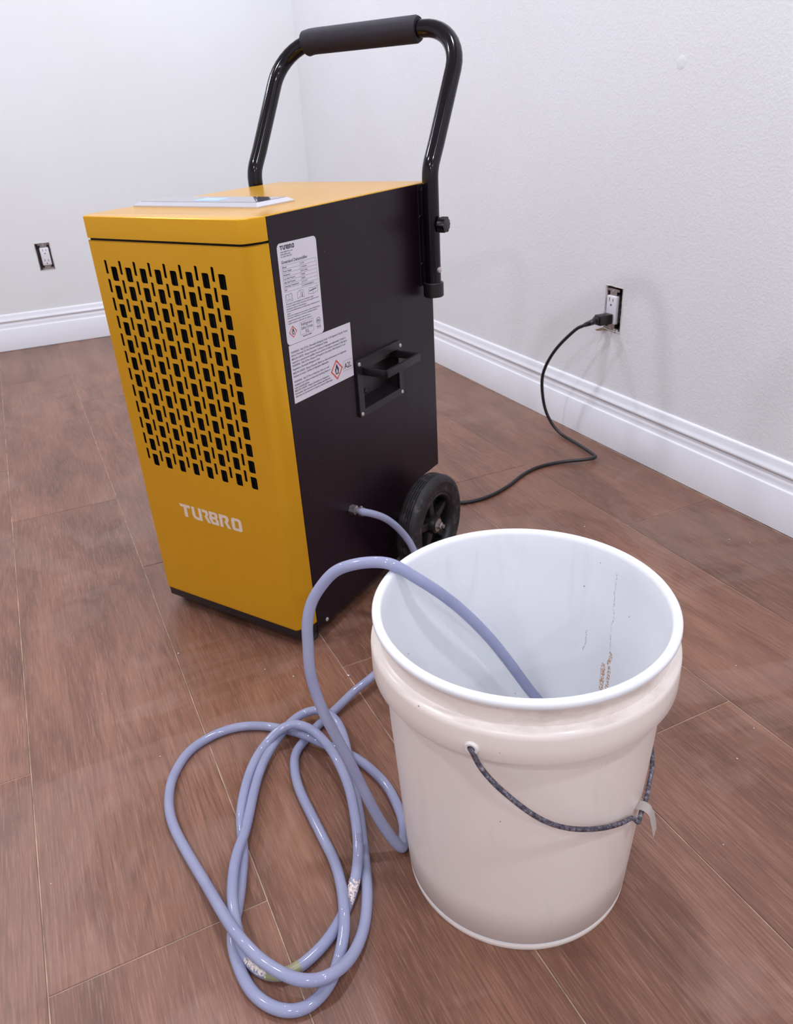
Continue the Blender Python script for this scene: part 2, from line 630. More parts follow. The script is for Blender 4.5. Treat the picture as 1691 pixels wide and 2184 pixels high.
obj('wall_back', fill_bm([[(XL, 0), (WX, 0), (WX, ZC), (XL, ZC)], hole_l], M_B, 0.012), M_WALLB, kind='structure')
obj('wall_left', box_bm((XL - 0.012, YF, 0), (XL, WY, ZC)), M_WALLB, kind='structure')
obj('wall_front', box_bm((XL, YF - 0.012, 0), (WX, YF, ZC)), M_WALLB, kind='structure')
obj('ceiling', box_bm((XL, YF, ZC), (WX, WY, ZC + 0.012)), M_CEIL, kind='structure')
floor = obj('floor', box_bm((XL, YF, -0.030), (WX, WY, -0.0011)), M_SEAM, kind='structure')

# ---- floor planks: rows run along y, each 0.2356 wide and 1.21 long, with the joints where the photo has them
PITCH, LEN, GAP = 0.2357, 1.2090, 0.0017
seam0 = 0.0830
first_joint = {-2: 0.02, -1: 0.943, 0: 0.598, 1: 0.232, 2: 0.943, 3: 0.588, 4: 0.243, 5: 1.080}
cache = {}


def plank(x0, x1, y0, y1):
    key = (round(x1 - x0, 4), round(y1 - y0, 4))
    if key not in cache:
        hx, hy = (x1 - x0 - GAP) / 2, (y1 - y0 - GAP) / 2
        bm = box_bm((-hx, -hy, -0.0011), (hx, hy, 0.0))
        ed = [e for e in bm.edges if all(abs(v.co.z) < 1e-6 for v in e.verts)]
        bmesh.ops.bevel(bm, geom=ed, offset=0.0005, segments=1, affect='EDGES')
        me = bpy.data.meshes.new('plank')
        bm.to_mesh(me)
        bm.free()
        me.materials.append(M_PLANK)
        cache[key] = me
    o = bpy.data.objects.new('plank', cache[key])
    o.location = ((x0 + x1) / 2, (y0 + y1) / 2, 0)
    COL.objects.link(o)
    o.parent = floor


row = -11
while True:
    x0, x1 = seam0 + (row - 1) * PITCH, seam0 + row * PITCH
    if x0 > WX - 0.03:
        break
    x0c, x1c = max(x0, XL), min(x1, WX)
    if x1c - x0c > 0.02:
        j = first_joint.get(row, rnd.uniform(0, LEN))
        y = j - math.ceil((j - YF) / LEN) * LEN
        while y < WY:
            a, b = max(y, YF), min(y + LEN, WY)
            if b - a > 0.02:
                plank(x0c, x1c, a, b)
            y += LEN
    row += 1

# ---- baseboards: flat board, small bead, cove and sloped cap
prof = [(0.0, 0.0015), (0.0140, 0.0015), (0.0140, 0.0862), (0.0128, 0.0886), (0.0098, 0.0899), (0.0084, 0.0925), (0.0086, 0.1000), (0.0078, 0.1070),
        (0.0056, 0.1104), (0.0054, 0.1140), (0.0070, 0.1156), (0.0098, 0.1166), (0.0106, 0.1190), (0.0102, 0.1222), (0.0082, 0.1248), (0.0060, 0.1310),
        (0.0048, 0.1400), (0.0036, 0.1440), (0.0014, 0.1458), (0.0, 0.1460)]


def baseboard(name, axis, a, b):
    bm = bmesh.new()
    def P(t, z, s):
        return (WX - t, s, z) if axis == 'y' else (s, WY - t, z)
    A = [bm.verts.new(P(t, z, a + (-t if axis == 'x' and False else 0))) for t, z in prof]
    B = [bm.verts.new(P(t, z, b - (t if axis == 'y' else t))) for t, z in prof]
    for i in range(len(prof) - 1):
        bm.faces.new((A[i], A[i + 1], B[i + 1], B[i]))
    bm.faces.new(A)
    bm.faces.new(B)
    bmesh.ops.recalc_face_normals(bm, faces=bm.faces[:])
    obj(name, bm, M_TRIM, smooth=38, kind='structure')


baseboard('baseboard_right', 'y', YF, WY)
baseboard('baseboard_back', 'x', XL, WX)

# ---- ceiling downlights (round trim and lens), the added fill pair included
for i, (lx, ly) in enumerate(LAMPS):
    dl = empty('recessed_light', (lx, ly, ZC))
    tag(dl, 'round white recessed ceiling light with a thin trim ring', 'ceiling light', 'recessed lights in the ceiling')
    obj('trim_ring', lathe_bm([(0.074, 0.0), (0.090, 0.0), (0.089, -0.006), (0.076, -0.008)], 40, True), M_TRIM, dl, smooth=40)
    obj('lens', lathe_bm([(0.074, -0.001), (0.074, -0.004)], 40), M_LENS, dl)

# ---- a filled screw-hole mark on the right wall
sp = lathe_bm([(0.0135, 0.0), (0.011, 0.0006), (0.004, 0.0008)], 14)
for v in sp.verts:
    v.co.x *= 1 + 0.15 * sin(5 * math.atan2(v.co.y, v.co.x))
sp.transform(frame((WX + 0.0001, 1.3258, 0.8560), (0, -1, 0), (0, 0, 1), (-1, 0, 0)))
tag(obj('filler_patch', sp, M_WALLB, smooth=60), 'small smooth filler patch on the right wall, up high', 'wall patch')


# ================================================================== wall outlets without cover plates
def outlet(origin, ex, w, h, dx, dy, label, right):
    ey, ez = (0, 0, 1), Vector(ex).cross(Vector((0, 0, 1)))
    root = empty('wall_outlet')
    root.matrix_world = frame(origin, ex, ey, ez)
    tag(root, label, 'outlet')
    W2, H2 = w / 2 - 0.0015, h / 2 - 0.0015
    # open metal box let into the wall
    b = join_bm(box_bm((-W2, -H2, -0.050), (W2, H2, -0.048)), box_bm((-W2, -H2, -0.048), (-W2 + 0.0015, H2, -0.003)), box_bm((W2 - 0.0015, -H2, -0.048), (W2, H2, -0.003)),
                box_bm((-W2, -H2, -0.048), (W2, -H2 + 0.0015, -0.003)), box_bm((-W2, H2 - 0.0015, -0.048), (W2, H2, -0.003)))
    obj('junction_box', b, M_STEEL, root)
    # yoke: strap with ears above and below the device
    yk = join_bm(box_bm((dx - 0.012, dy + 0.033, -0.0035), (dx + 0.012, dy + 0.050, -0.0018), 0.0004, 1), box_bm((dx - 0.012, dy - 0.050, -0.0035), (dx + 0.012, dy - 0.033, -0.0018), 0.0004, 1),
                 box_bm((dx - 0.021, dy + 0.0435, -0.0035), (dx + 0.021, dy + 0.0495, -0.0020), 0.0004, 1), box_bm((dx - 0.021, dy - 0.0495, -0.0035), (dx + 0.021, dy - 0.0435, -0.0020), 0.0004, 1),
                 box_bm((dx - 0.015, dy - 0.036, -0.009), (dx + 0.015, dy + 0.036, -0.0065)))
    obj('mounting_strap', yk, M_ZINC, root)
    for sy in (1, -1):
        obj('mounting_screw', lathe_bm([(0.0, 0.0004), (0.0028, 0.0), (0.0032, -0.0018)], 12, center=(dx, dy + sy * 0.0455, 0)), M_SCREW, root, smooth=40)
    dev = obj('receptacle', box_bm((dx - 0.0168, dy - 0.0335, -0.0075), (dx + 0.0168, dy + 0.0335, 0.0035), 0.0022, 3), M_DEVICE, root, smooth=40)
    obj('device_body', box_bm((dx - 0.0158, dy - 0.0320, -0.032), (dx + 0.0158, dy + 0.0320, -0.0074), 0.001, 1), M_STEEL, dev)
    for sy in (1, -1):
        cy = dy + sy * 0.0195
        for k, (sx, hh) in enumerate(((-0.0063, 0.0044), (0.0063, 0.0036))):
            obj('blade_slot', box_bm((dx + sx - 0.0011, cy + 0.001, 0.0025), (dx + sx + 0.0011, cy + 0.001 + 2 * hh, 0.0037)), M_SLOT, dev)
        obj('ground_slot', lathe_bm([(0.0026, 0.0025), (0.0026, 0.0037)], 12, center=(dx, cy - 0.0075, 0)), M_SLOT, dev)
    # chipped plaster rim of the cut
    pts = []
    bm = bmesh.new()
    ring = ragged(-w / 2, -h / 2, w / 2, h / 2, 0.0008, 7)
    o_, i_, c_ = [], [], []
    for (x, y) in ring:
        k = rnd.uniform(0.0006, 0.0032)
        sx, sy = (1 if x > 0 else -1), (1 if y > 0 else -1)
        ax = abs(abs(x) - w / 2) < 0.002
        ay = abs(abs(y) - h / 2) < 0.002
        o_.append(bm.verts.new((x + sx * k * ax, y + sy * k * ay, 0.0002)))
        c_.append(bm.verts.new((x, y, rnd.uniform(0.0008, 0.0018))))
        i_.append(bm.verts.new((x - sx * k * ax * 0.7, y - sy * k * ay * 0.7, -0.006)))
    n = len(ring)
    for a in range(n):
        b2 = (a + 1) % n
        bm.faces.new((o_[a], o_[b2], c_[b2], c_[a]))
        bm.faces.new((c_[a], c_[b2], i_[b2], i_[a]))
    obj('plaster_rim', bm, M_PLASTER, root)
    # side terminals
    for k in range(3):
        obj('terminal_screw', lathe_bm([(0.0035, 0.0), (0.0035, 0.0015), (0.0, 0.002)], 10, axis='x', center=(dx + 0.0158, dy + (k - 1) * 0.017, -0.016)), M_ZINC, dev, smooth=40)
    if right:
        # torn paper flap and crumbled plaster at the lower edge
        bm = bmesh.new()
        top = [(-0.030, -0.0500), (-0.024, -0.0512), (-0.017, -0.0520), (-0.010, -0.0515)]
        bot = [(-0.046, -0.0580), (-0.040, -0.0600), (-0.031, -0.0585), (-0.022, -0.0555)]
        t0 = [bm.verts.new((x, y, 0.002 + 0.003 * i / 3)) for i, (x, y) in enumerate(top)]
        b0 = [bm.verts.new((x, y, 0.014 - 0.003 * i)) for i, (x, y) in enumerate(bot)]
        for i in range(3):
            bm.faces.new((b0[i], b0[i + 1], t0[i + 1], t0[i]))
        bmesh.ops.solidify(bm, geom=bm.faces[:], thickness=0.0007)
        obj('paper_flap', bm, M_PAPER, root)
        for k in range(7):
            c = lathe_bm([(0.0, 0.0), (0.0035, 0.0012), (0.0028, 0.0034), (0.0, 0.0045)], 6)
            c.transform(Matrix.Translation((-0.012 + k * 0.0048, -0.0475 - rnd.uniform(0, 0.005), -0.004 + rnd.uniform(0, 0.003))) @ Matrix.Rotation(rnd.uniform(0, 3), 4, 'X') @ Matrix.Scale(rnd.uniform(0.6, 1.2), 4))
            obj('plaster_chip', c, M_STEEL if k % 2 else M_PLASTER, root)
    return root


outlet((WX, OUT_R[0], OUT_R[1]), (0, -1, 0), OUT_R[2], OUT_R[3], -0.0055, -0.003, 'uncovered white wall outlet with a black plug in its lower socket', True)
outlet((OUT_L[0], WY, OUT_L[1]), (1, 0, 0), OUT_L[2], OUT_L[3], 0.0035, 0.000, 'uncovered empty white wall outlet on the wall at the left', False)

# ================================================================== the dehumidifier
# local axes: u to its right, v to its back, w up
BW, BD, BH = 0.3306, 0.4687, 0.6836
yaw, tilt = -1.0018, -0.0113
cb, sb, ct, st = cos(yaw), sin(yaw), cos(tilt), sin(tilt)
mach = empty('dehumidifier')
mach.matrix_world = frame((0.1012, 1.28488, 0), (cb, sb, 0), (-sb * ct, cb * ct, -st), (-sb * st, cb * st, ct))
tag(mach, 'yellow and black wheeled dehumidifier with a tall black push handle', 'dehumidifier')

SIDE = lambda u, v, w: frame((u, v, w), (0, 1, 0), (0, 0, 1), (1, 0, 0))      # drawing plane on the right side, x to the back
FRONT = lambda u, v, w: frame((u, v, w), (1, 0, 0), (0, 0, 1), (0, -1, 0))    # drawing plane on the front, x to the right

cor = [(0.0166, 0.0), (0.0128, 0.0030), (0.0070, 0.0118), (0.0036, 0.0195), (0.0010, 0.0262), (0.0, 0.0362)]   # (distance from the side, v)
PR = [(BW - a, v) for a, v in cor]
PL = [(a, v) for a, v in cor]

# ---- perforated front panel
w0, w1 = 0.0409, 0.6500
loops = [[(PL[0][0], w0), (PR[0][0], w0), (PR[0][0], w1), (PL[0][0], w1)]]
for r in range(12):
    for c in range(8):
        us, ws = 0.0408 + c * 0.0305, 0.6228 - r * 0.02725
        loops.append(rrect(us, ws - 0.0197, us + 0.0053, ws, 0.0017, 2, (1, 0, 1, 0)))
        ub, wb = us + 0.0121, ws - 0.0087
        loops.append(rrect(ub, wb - 0.0206, ub + 0.0128, wb, 0.0030, 3, (1, 0, 1, 0)))
bm = fill_bm(loops, FRONT(0, 0, 0), 0.0008)
for P in (PR, PL):
    A = [bm.verts.new((u, v, w0)) for u, v in P]
    B = [bm.verts.new((u, v, w1)) for u, v in P]
    for i in range(len(P) - 1):
        q = (A[i], A[i + 1], B[i + 1], B[i])
        bm.faces.new(q if P is PR else q[::-1])
lip = PL[::-1] + PR
bm2 = join_bm(bm, prism_bm(lip, 'w', w1 - 0.0012, w1 - 0.0001), prism_bm(lip, 'w', w0 + 0.0001, w0 + 0.0012))
front = obj('front_panel', bm2, M_YEL, mach, smooth=24)
# filter screen seen through the perforations
bm = box_bm((0.030, 0.0125, 0.270), (0.300, 0.0160, 0.640))
obj('filter_screen', bm, M_DARK, mach)
fins = join_bm(*[box_bm((0.036 + k * 0.0052, 0.0105, 0.275), (0.0372 + k * 0.0052, 0.0126, 0.635)) for k in range(50)])
obj('filter_ribs', fins, M_FIN, mach, kind='stuff')

# dark liner behind the joint between cover and panel
lin = [(u + (0.0025 if u < BW / 2 else -0.0025), v + 0.0025) for u, v in PL[::-1] + PR]
obj('seam_liner', prism_bm(lin + [(BW - 0.003, 0.06), (0.003, 0.06)], 'w', 0.6450, 0.6560), M_DARK, mach)

# ---- top cover
top_pts = PL[::-1] + PR + [(BW - 0.0016, 0.0366), (BW - 0.0016, BD), (0.0016, BD), (0.0016, 0.0366)]
bm = prism_bm(top_pts, 'w', 0.6532, BH)
ed = [e for e in bm.edges if all(abs(v.co.z - BH) < 1e-6 for v in e.verts)]
bmesh.ops.bevel(bm, geom=ed, offset=0.0022, segments=3, profile=0.5, affect='EDGES')
obj('top_cover', bm, M_YEL, mach, smooth=24)

# ---- sheet-metal sides with the wheel cut-out, and the carry-handle opening on the right one
side_out = [(0.0372, 0.0245), (0.3780, 0.0245), (0.3930, 0.1400), (0.4060, 0.1540), (BD, 0.1540), (BD, 0.6822), (0.0372, 0.6822)]
opening = [(0.2212, 0.3568), (0.3335, 0.3568), (0.3335, 0.4280), (0.2212, 0.4280)]
side_r = obj('side_panel', fill_bm([side_out, opening], SIDE(BW, 0, 0), 0.0015), M_BLK, mach)
obj('side_panel', fill_bm([[(-v, w) for v, w in side_out][::-1]], frame((0, 0, 0), (0, -1, 0), (0, 0, 1), (-1, 0, 0)), 0.0015), M_BLK, mach)
obj('back_panel', box_bm((0.0016, BD - 0.0016, 0.154), (BW - 0.0016, BD, 0.6532)), M_BLK, mach)
obj('underside', join_bm(box_bm((0.0016, 0.038, 0.0250), (BW - 0.0016, 0.378, 0.0270)), box_bm((0.0016, 0.376, 0.026), (BW - 0.0016, 0.378, 0.155)), box_bm((0.0016, 0.376, 0.155), (BW - 0.0016, BD - 0.0016, 0.157))), M_DARK, mach)
tray = [(u + (0.0015 if u < BW / 2 else -0.0015), v + 0.0015) for u, v in PL[::-1] + PR]
obj('base_tray', prism_bm(tray + [(BW - 0.0016, 0.10), (0.0016, 0.10)], 'w', 0.0240, 0.0402, 0.0012, 1), M_PLAS, mach, smooth=30)
obj('side_screw', lathe_bm([(0.0036, 0.0), (0.0034, 0.0014), (0.0018, 0.0022), (0.0, 0.0023)], 16, axis='x', center=(BW, 0.0631, 0.0290)), M_SCREW, mach, smooth=40)
for (fu, fv) in ((0.310, 0.040), (0.0206, 0.040)):
    obj('foot', lathe_bm([(0.0125, 0.0012), (0.0135, 0.0030), (0.0135, 0.0070), (0.0100, 0.0090), (0.0090, 0.0245)], 20, center=(fu, fv, 0)), M_TIRE, mach, smooth=40)

# ---- control panel on the top
cp = obj('control_panel', prism_bm([(0.0105, 0.1010), (0.2620, 0.1010), (0.2620, 0.1850), (0.0105, 0.1850)], 'w', BH - 0.0005, BH + 0.0020), M_SILVER, mach)
bm = bmesh.new()
lo = [bm.verts.new((u, v, BH + 0.0020)) for u, v in ((0.0105, 0.1010), (0.2620, 0.1010), (0.2620, 0.1850), (0.0105, 0.1850))]
hi = [bm.verts.new((u, v, BH + 0.0066)) for u, v in ((0.0175, 0.1080), (0.2550, 0.1080), (0.2550, 0.1780), (0.0175, 0.1780))]
for i in range(4):
    bm.faces.new((lo[i], lo[(i + 1) % 4], hi[(i + 1) % 4], hi[i]))
bm.faces.new(hi)
obj('bezel', bm, M_SILVER, cp)
obj('touch_glass', prism_bm([(0.0195, 0.1100), (0.2530, 0.1100), (0.2530, 0.1760), (0.0195, 0.1760)], 'w', BH + 0.0066, BH + 0.0070), M_GLASS, cp)
obj('display', prism_bm([(0.1160, 0.1220), (0.1640, 0.1220), (0.1640, 0.1560), (0.1160, 0.1560)], 'w', BH + 0.0070, BH + 0.0072), M_BLUE, cp)

# ---- logo letters drawn as outlines (cap height 1)
LOGO = [
    [[(0.0, 1), (0.80, 1), (0.80, 0.77), (0.54, 0.77), (0.54, 0), (0.29, 0), (0.29, 0.77), (0.07, 0.77)]],
    [[(0.90, 1), (1.13, 1), (1.13, 0.36), (1.18, 0.26), (1.27, 0.22), (1.40, 0.22), (1.40, 1), (1.63, 1), (1.63, 0), (1.20, 0), (1.05, 0.05), (0.94, 0.16), (0.90, 0.32)]],
    [[(1.69, 1), (1.98, 1), (2.08, 0.96), (2.13, 0.86), (2.13, 0.66), (2.08, 0.54), (2.02, 0.50), (2.26, 0.0), (2.02, 0.0), (1.80, 0.48), (1.88, 0.56), (1.91, 0.62), (1.91, 0.77), (1.69, 0.77)]],
    [[(2.19, 1), (2.66, 1), (2.76, 0.96), (2.82, 0.86), (2.82, 0.66), (2.77, 0.56), (2.72, 0.52), (2.80, 0.46), (2.84, 0.36), (2.84, 0.0), (2.32, 0.0), (2.13, 0.46), (2.20, 0.58)],
     [(2.40, 0.80), (2.60, 0.80), (2.60, 0.62), (2.40, 0.62)], [(2.38, 0.42), (2.62, 0.42), (2.62, 0.20), (2.47, 0.20)]],
    [[(2.92, 0), (2.92, 1), (3.42, 1), (3.54, 0.95), (3.60, 0.84), (3.60, 0.66), (3.56, 0.55), (3.48, 0.48), (3.70, 0), (3.45, 0), (3.24, 0.47), (3.36, 0.58), (3.37, 0.77), (3.15, 0.77), (3.15, 0)]],
    [[(3.90, 0), (4.36, 0), (4.46, 0.05), (4.50, 0.15), (4.50, 0.78), (4.45, 0.92), (4.34, 1), (3.96, 1), (3.84, 0.95), (3.78, 0.82), (3.78, 0.22), (3.82, 0.07)],
     [(4.02, 0.22), (4.01, 0.77), (4.05, 0.78), (4.24, 0.78), (4.27, 0.74), (4.27, 0.25), (4.24, 0.22)]],
]


def logo_bm(M, sx, sy):
    return join_bm(*[fill_bm([[(x * sx, y * sy) for x, y in lp] for lp in g], M) for g in LOGO])


obj('logo', logo_bm(FRONT(0.0935, -0.0003, 0.2075), 0.1378 / 4.5, 0.0236), M_WHITE, mach)


# ---- stickers on the right side (printed flat)
def place(v, w):
    return SIDE(BW + 0.00045, v, w) @ Matrix.Rotation(-0.016, 4, 'Z')


def line_bm(x0, y0, x1, y1, t, M):
    d = Vector((x1 - x0, y1 - y0))
    n = Vector((-d.y, d.x)).normalized() * t / 2
    return fill_bm([[(x0 - n.x, y0 - n.y), (x1 - n.x, y1 - n.y), (x1 + n.x, y1 + n.y), (x0 + n.x, y0 + n.y)]], M)


def path_bm(pts, t, M, close=True):
    n = len(pts)
    return join_bm(*[line_bm(*pts[i], *pts[(i + 1) % n], t, M) for i in range(n if close else n - 1)])


FLAME = [(0.0, -0.30), (-0.16, -0.22), (-0.24, -0.02), (-0.18, 0.14), (-0.13, 0.04), (-0.10, 0.24), (0.02, 0.44), (0.04, 0.24), (0.12, 0.32), (0.15, 0.10), (0.22, 0.18), (0.25, -0.02), (0.17, -0.22)]
FLAME_IN = [(0.0, -0.26), (-0.09, -0.18), (-0.11, -0.05), (-0.03, 0.06), (-0.01, 0.14), (0.07, 0.02), (0.11, -0.08), (0.09, -0.18)]


def hazard(cx, cy, hw, hh, M, parent):
    d = [(cx, cy - hh), (cx + hw, cy), (cx, cy + hh), (cx - hw, cy)]
    k = 0.80
    di = [(cx, cy - hh * k), (cx + hw * k, cy), (cx, cy + hh * k), (cx - hw * k, cy)]
    obj('hazard_diamond', fill_bm([d, di], M), M_RED, parent)
    fl = [(cx + x * hw * 1.25, cy + y * hw * 1.5) for x, y in FLAME]
    fi = [(cx + x * hw * 1.25, cy + y * hw * 1.5) for x, y in FLAME_IN]
    obj('flame_symbol', join_bm(fill_bm([fl, fi], M), line_bm(cx - hw * 0.28, cy - hh * 0.40, cx + hw * 0.30, cy - hh * 0.40, hw * 0.06, M)), M_INK, parent)


L1 = obj('rating_label', fill_bm([rrect(0, 0, 0.0868, 0.1370, 0.0068, 6)], SIDE(BW + 0.0003, 0.0486, 0.5090) @ Matrix.Rotation(-0.016, 4, 'Z'), 0.0002), M_LABEL, mach)
L1['label'] = 'white rating label with rounded corners'
ML = place(0.0486, 0.5090)
obj('label_logo', logo_bm(ML @ Matrix.Translation((0.0058, 0.1282, 0)), 0.0308 / 4.5, 0.0056), M_INK, L1)
tx = lambda s, size, x, y, b=0.0, sx=1.0: text_bm(s, size, ML @ Matrix.Translation((x, y, 0)), b, sx)
obj('contact_print', join_bm(tx('support@turbro.com', 0.0030, 0.0058, 0.1246, 0.00002), tx('www.turbro.com', 0.0030, 0.0058, 0.1216, 0.00004), tx('Tel: (855) 498-2574', 0.0030, 0.0058, 0.1184, 0.00002)), M_GREY, L1)
obj('title_print', tx('Greenland Dehumidifier', 0.0059, 0.0056, 0.1104, 0.00006), M_INK, L1)
tb = []
x0, x1, xm, yt, yb = 0.0060, 0.0825, 0.0450, 0.1080, 0.0728
rows = ['Model', 'Power Supply', 'Refrigerant', 'Low Side Pressure', 'High Side Pressure', 'Operating Temperature', 'S/N']
vals = ['GL70P', '115V/60Hz', 'R32/10.58oz', '290PSI', '580PSI', '41°F-95°F', 'GL70P240700000513']
rh = (yt - yb) / 7
for i in range(8):
    tb.append(line_bm(x0, yt - i * rh, x1, yt - i * rh, 0.00026, ML))
for x in (x0, xm, x1):
    tb.append(line_bm(x, yb, x, yt, 0.00026, ML))
obj('table_rules', join_bm(*tb), M_GREY, L1)
obj('table_print', join_bm(*[tx(s, 0.0033, x0 + 0.0012, yt - i * rh - 0.0036, 0.00004) for i, s in enumerate(rows)],
                           *[tx(s, 0.0031, xm + 0.0012, yt - i * rh - 0.0036, 0.00002) for i, s in enumerate(vals)]), M_GREY, L1)
bk = []
bx, by = 0.0066, 0.0590
bk.append(path_bm([(bx, by), (bx + 0.0075, by + 0.0012), (bx + 0.015, by), (bx + 0.015, by + 0.0088), (bx + 0.0130, by + 0.0108), (bx + 0.0075, by + 0.0096), (bx + 0.0020, by + 0.0108), (bx, by + 0.0088)], 0.0004, ML))
bk.append(path_bm([(bx + 0.0020, by + 0.0108), (bx + 0.0020, by + 0.0024), (bx + 0.0075, by + 0.0034), (bx + 0.0130, by + 0.0024), (bx + 0.0130, by + 0.0108)], 0.0004, ML, False))
bk.append(line_bm(bx + 0.0075, by + 0.0034, bx + 0.0075, by + 0.0096, 0.0004, ML))
bx = 0.0330
bk.append(path_bm([(bx, by), (bx + 0.0050, by + 0.0022), (bx + 0.0150, by + 0.0006), (bx + 0.0150, by + 0.0100), (bx + 0.0075, by + 0.0112), (bx + 0.0058, by + 0.0108), (bx, by + 0.0086)], 0.0004, ML))
bk.append(line_bm(bx + 0.0075, by + 0.0016, bx + 0.0075, by + 0.0112, 0.0004, ML))
bk.append(text_bm('i', 0.0098, ML @ Matrix.Translation((bx + 0.0098, by + 0.0018, 0)), 0.0003))
bx = 0.0575
bk.append(path_bm([(bx, by + 0.0026), (bx + 0.0110, by + 0.0010), (bx + 0.0220, by + 0.0026), (bx + 0.0238, by + 0.0106), (bx + 0.0120, by + 0.0092), (bx + 0.0030, by + 0.0106)], 0.0004, ML))
bk.append(line_bm(bx + 0.0030, by + 0.0058, bx + 0.0200, by + 0.0074, 0.0013, ML))
bk.append(line_bm(bx + 0.0110, by + 0.0010, bx + 0.0120, by + 0.0092, 0.0004, ML))
obj('manual_symbols', join_bm(*bk), M_GREY, L1)
PT = ['If the power cord is damaged, do not attempt to repair.', 'It must be replaced with a new power cord supplied by the or', 'manufacturer service or authorized agent.', 'Si le cordon d\'alimentation est endommage, n\'essayez pas de le',
      'reparer.', 'Il doit etre remplace par un nouveau cordon d\'alimentation', 'fourni par le fabricant ou le service technique autorise.', 'L\'appareil doit etre installe conformement a la', 'reglementation nationale en vigueur.']
PW = [0.0632, 0.0752, 0.0450, 0.0760, 0.0085, 0.0755, 0.0690, 0.0515, 0.0540]
PY = [0.0556, 0.0523, 0.0489, 0.0457, 0.0424, 0.0392, 0.0362, 0.0322, 0.0288]
pm = []
for s, w, y in zip(PT, PW, PY):
    b = text_bm(s, 0.0029, Matrix.Identity(4), 0.00003)
    ww = max(v.co.x for v in b.verts)
    b.transform(ML @ Matrix.Translation((0.0062, y, 0)) @ Matrix.Diagonal((w / ww, 1, 1, 1)))
    pm.append(b)
obj('paragraph_print', join_bm(*pm), M_GREY, L1)
hazard(0.0150, 0.0172, 0.0090, 0.0086, ML, L1)
obj('refrigerant_box', join_bm(path_bm([(0.0312, 0.0085), (0.0628, 0.0085), (0.0628, 0.0262), (0.0312, 0.0262)], 0.0003, ML), text_bm('Refrigerant', 0.0062, ML @ Matrix.Translation((0.0470, 0.0208, 0)), 0.00004, 0.92, 'CENTER'),
                               text_bm('Safety Group', 0.0062, ML @ Matrix.Translation((0.0470, 0.0152, 0)), 0.00004, 0.82, 'CENTER'), text_bm('A2L', 0.0062, ML @ Matrix.Translation((0.0470, 0.0096, 0)), 0.00004, 0.9, 'CENTER')), M_GREY, L1)
circ = lambda r, n=22: [(0.0752 + r * cos(2 * pi * k / n), 0.0200 + r * 0.9 * sin(2 * pi * k / n)) for k in range(n)]
obj('approval_mark', join_bm(fill_bm([circ(0.0052), circ(0.0044)], ML), text_bm('ETL', 0.0040, ML @ Matrix.Translation((0.0752, 0.0186, 0)), 0.00025, 0.95, 'CENTER'), text_bm('Intertek', 0.0030, ML @ Matrix.Translation((0.0750, 0.0104, 0)), 0.00008, 1, 'CENTER'),
                             line_bm(0.0705, 0.0136, 0.0800, 0.0136, 0.0003, ML), line_bm(0.0705, 0.0088, 0.0800, 0.0088, 0.0003, ML)), M_GREY, L1)
obj('origin_print', text_bm('MADE IN CHINA', 0.0028, ML @ Matrix.Translation((0.0360, 0.0046, 0)), 0.00008), M_GREY, L1)

L2 = obj('warning_label', fill_bm([rrect(0, 0, 0.1525, 0.0852, 0.0, 1, (0, 0, 0, 0))], SIDE(BW + 0.0002, 0.0492, 0.4232) @ Matrix.Rotation(-0.016, 4, 'Z'), 0.0001), M_LABEL, mach)
L2['label'] = 'white square-cornered warning label'
ML = SIDE(BW + 0.00035, 0.0492, 0.4232) @ Matrix.Rotation(-0.016, 4, 'Z')
WT = [('WARNING - Risk Of Fire. Flammable Refrigerant Used. To Be Repaired Only By Trained', 0.1405, 0.0731), ('Service Personnel. Do Not Puncture Refrigerant Tubing.', 0.0875, 0.0686),
      ('MISE EN GARDE - Risque d\'incendie. Contient un frigorigene inflammable. Confier la', 0.1340, 0.0634), ('reparation a une personne qualifiee. Ne pas perforer la tubulure contenant le frigorigene.', 0.1375, 0.0587),
      ('WARNING - Risk Of Fire. Dispose Of Properly In Accordance With Federal Or Local', 0.1320, 0.0538), ('Regulations. Flammable Refrigerant Used.', 0.0655, 0.0486),
      ('MISE EN GARDE - Risque d\'incendie. Mettre au rebut conformement aux reglements', 0.1335, 0.0429), ('federaux ou locaux. Contient un frigorigene inflammable.', 0.0860, 0.0382),
      ('WARNING - Risk Of Fire or Explosion. Store in a well', 0.0855, 0.0302), ('ventilated room without continuously operating flames or', 0.0885, 0.0254), ('other potential ignition.', 0.0350, 0.0211),
      ('MISE EN GARDE - Risque d\'incendie ou d\'explosion.', 0.0845, 0.0166), ('Entreposer dans une piece bien ventilee sans flammes', 0.0868, 0.0124), ('allumees en permanence ni autres sources d\'allumage.', 0.0920, 0.0082)]
pm = []
for s, w, y in WT:
    b = text_bm(s, 0.0043, Matrix.Identity(4), 0.00005)
    ww = max(v.co.x for v in b.verts)
    b.transform(ML @ Matrix.Translation((0.0032, y, 0)) @ Matrix.Diagonal((w / ww, 1, 1, 1)))
    pm.append(b)
obj('warning_print', join_bm(*pm), M_GREY, L2)
hazard(0.1082, 0.0212, 0.0160, 0.0160, ML, L2)
obj('class_box', join_bm(path_bm([(0.1262, 0.0135), (0.1500, 0.0135), (0.1500, 0.0292), (0.1262, 0.0292)], 0.0003, ML), text_bm('A2L', 0.0125, ML @ Matrix.Translation((0.1381, 0.0168, 0)), 0.0001, 0.92, 'CENTER')), M_INK, L2)

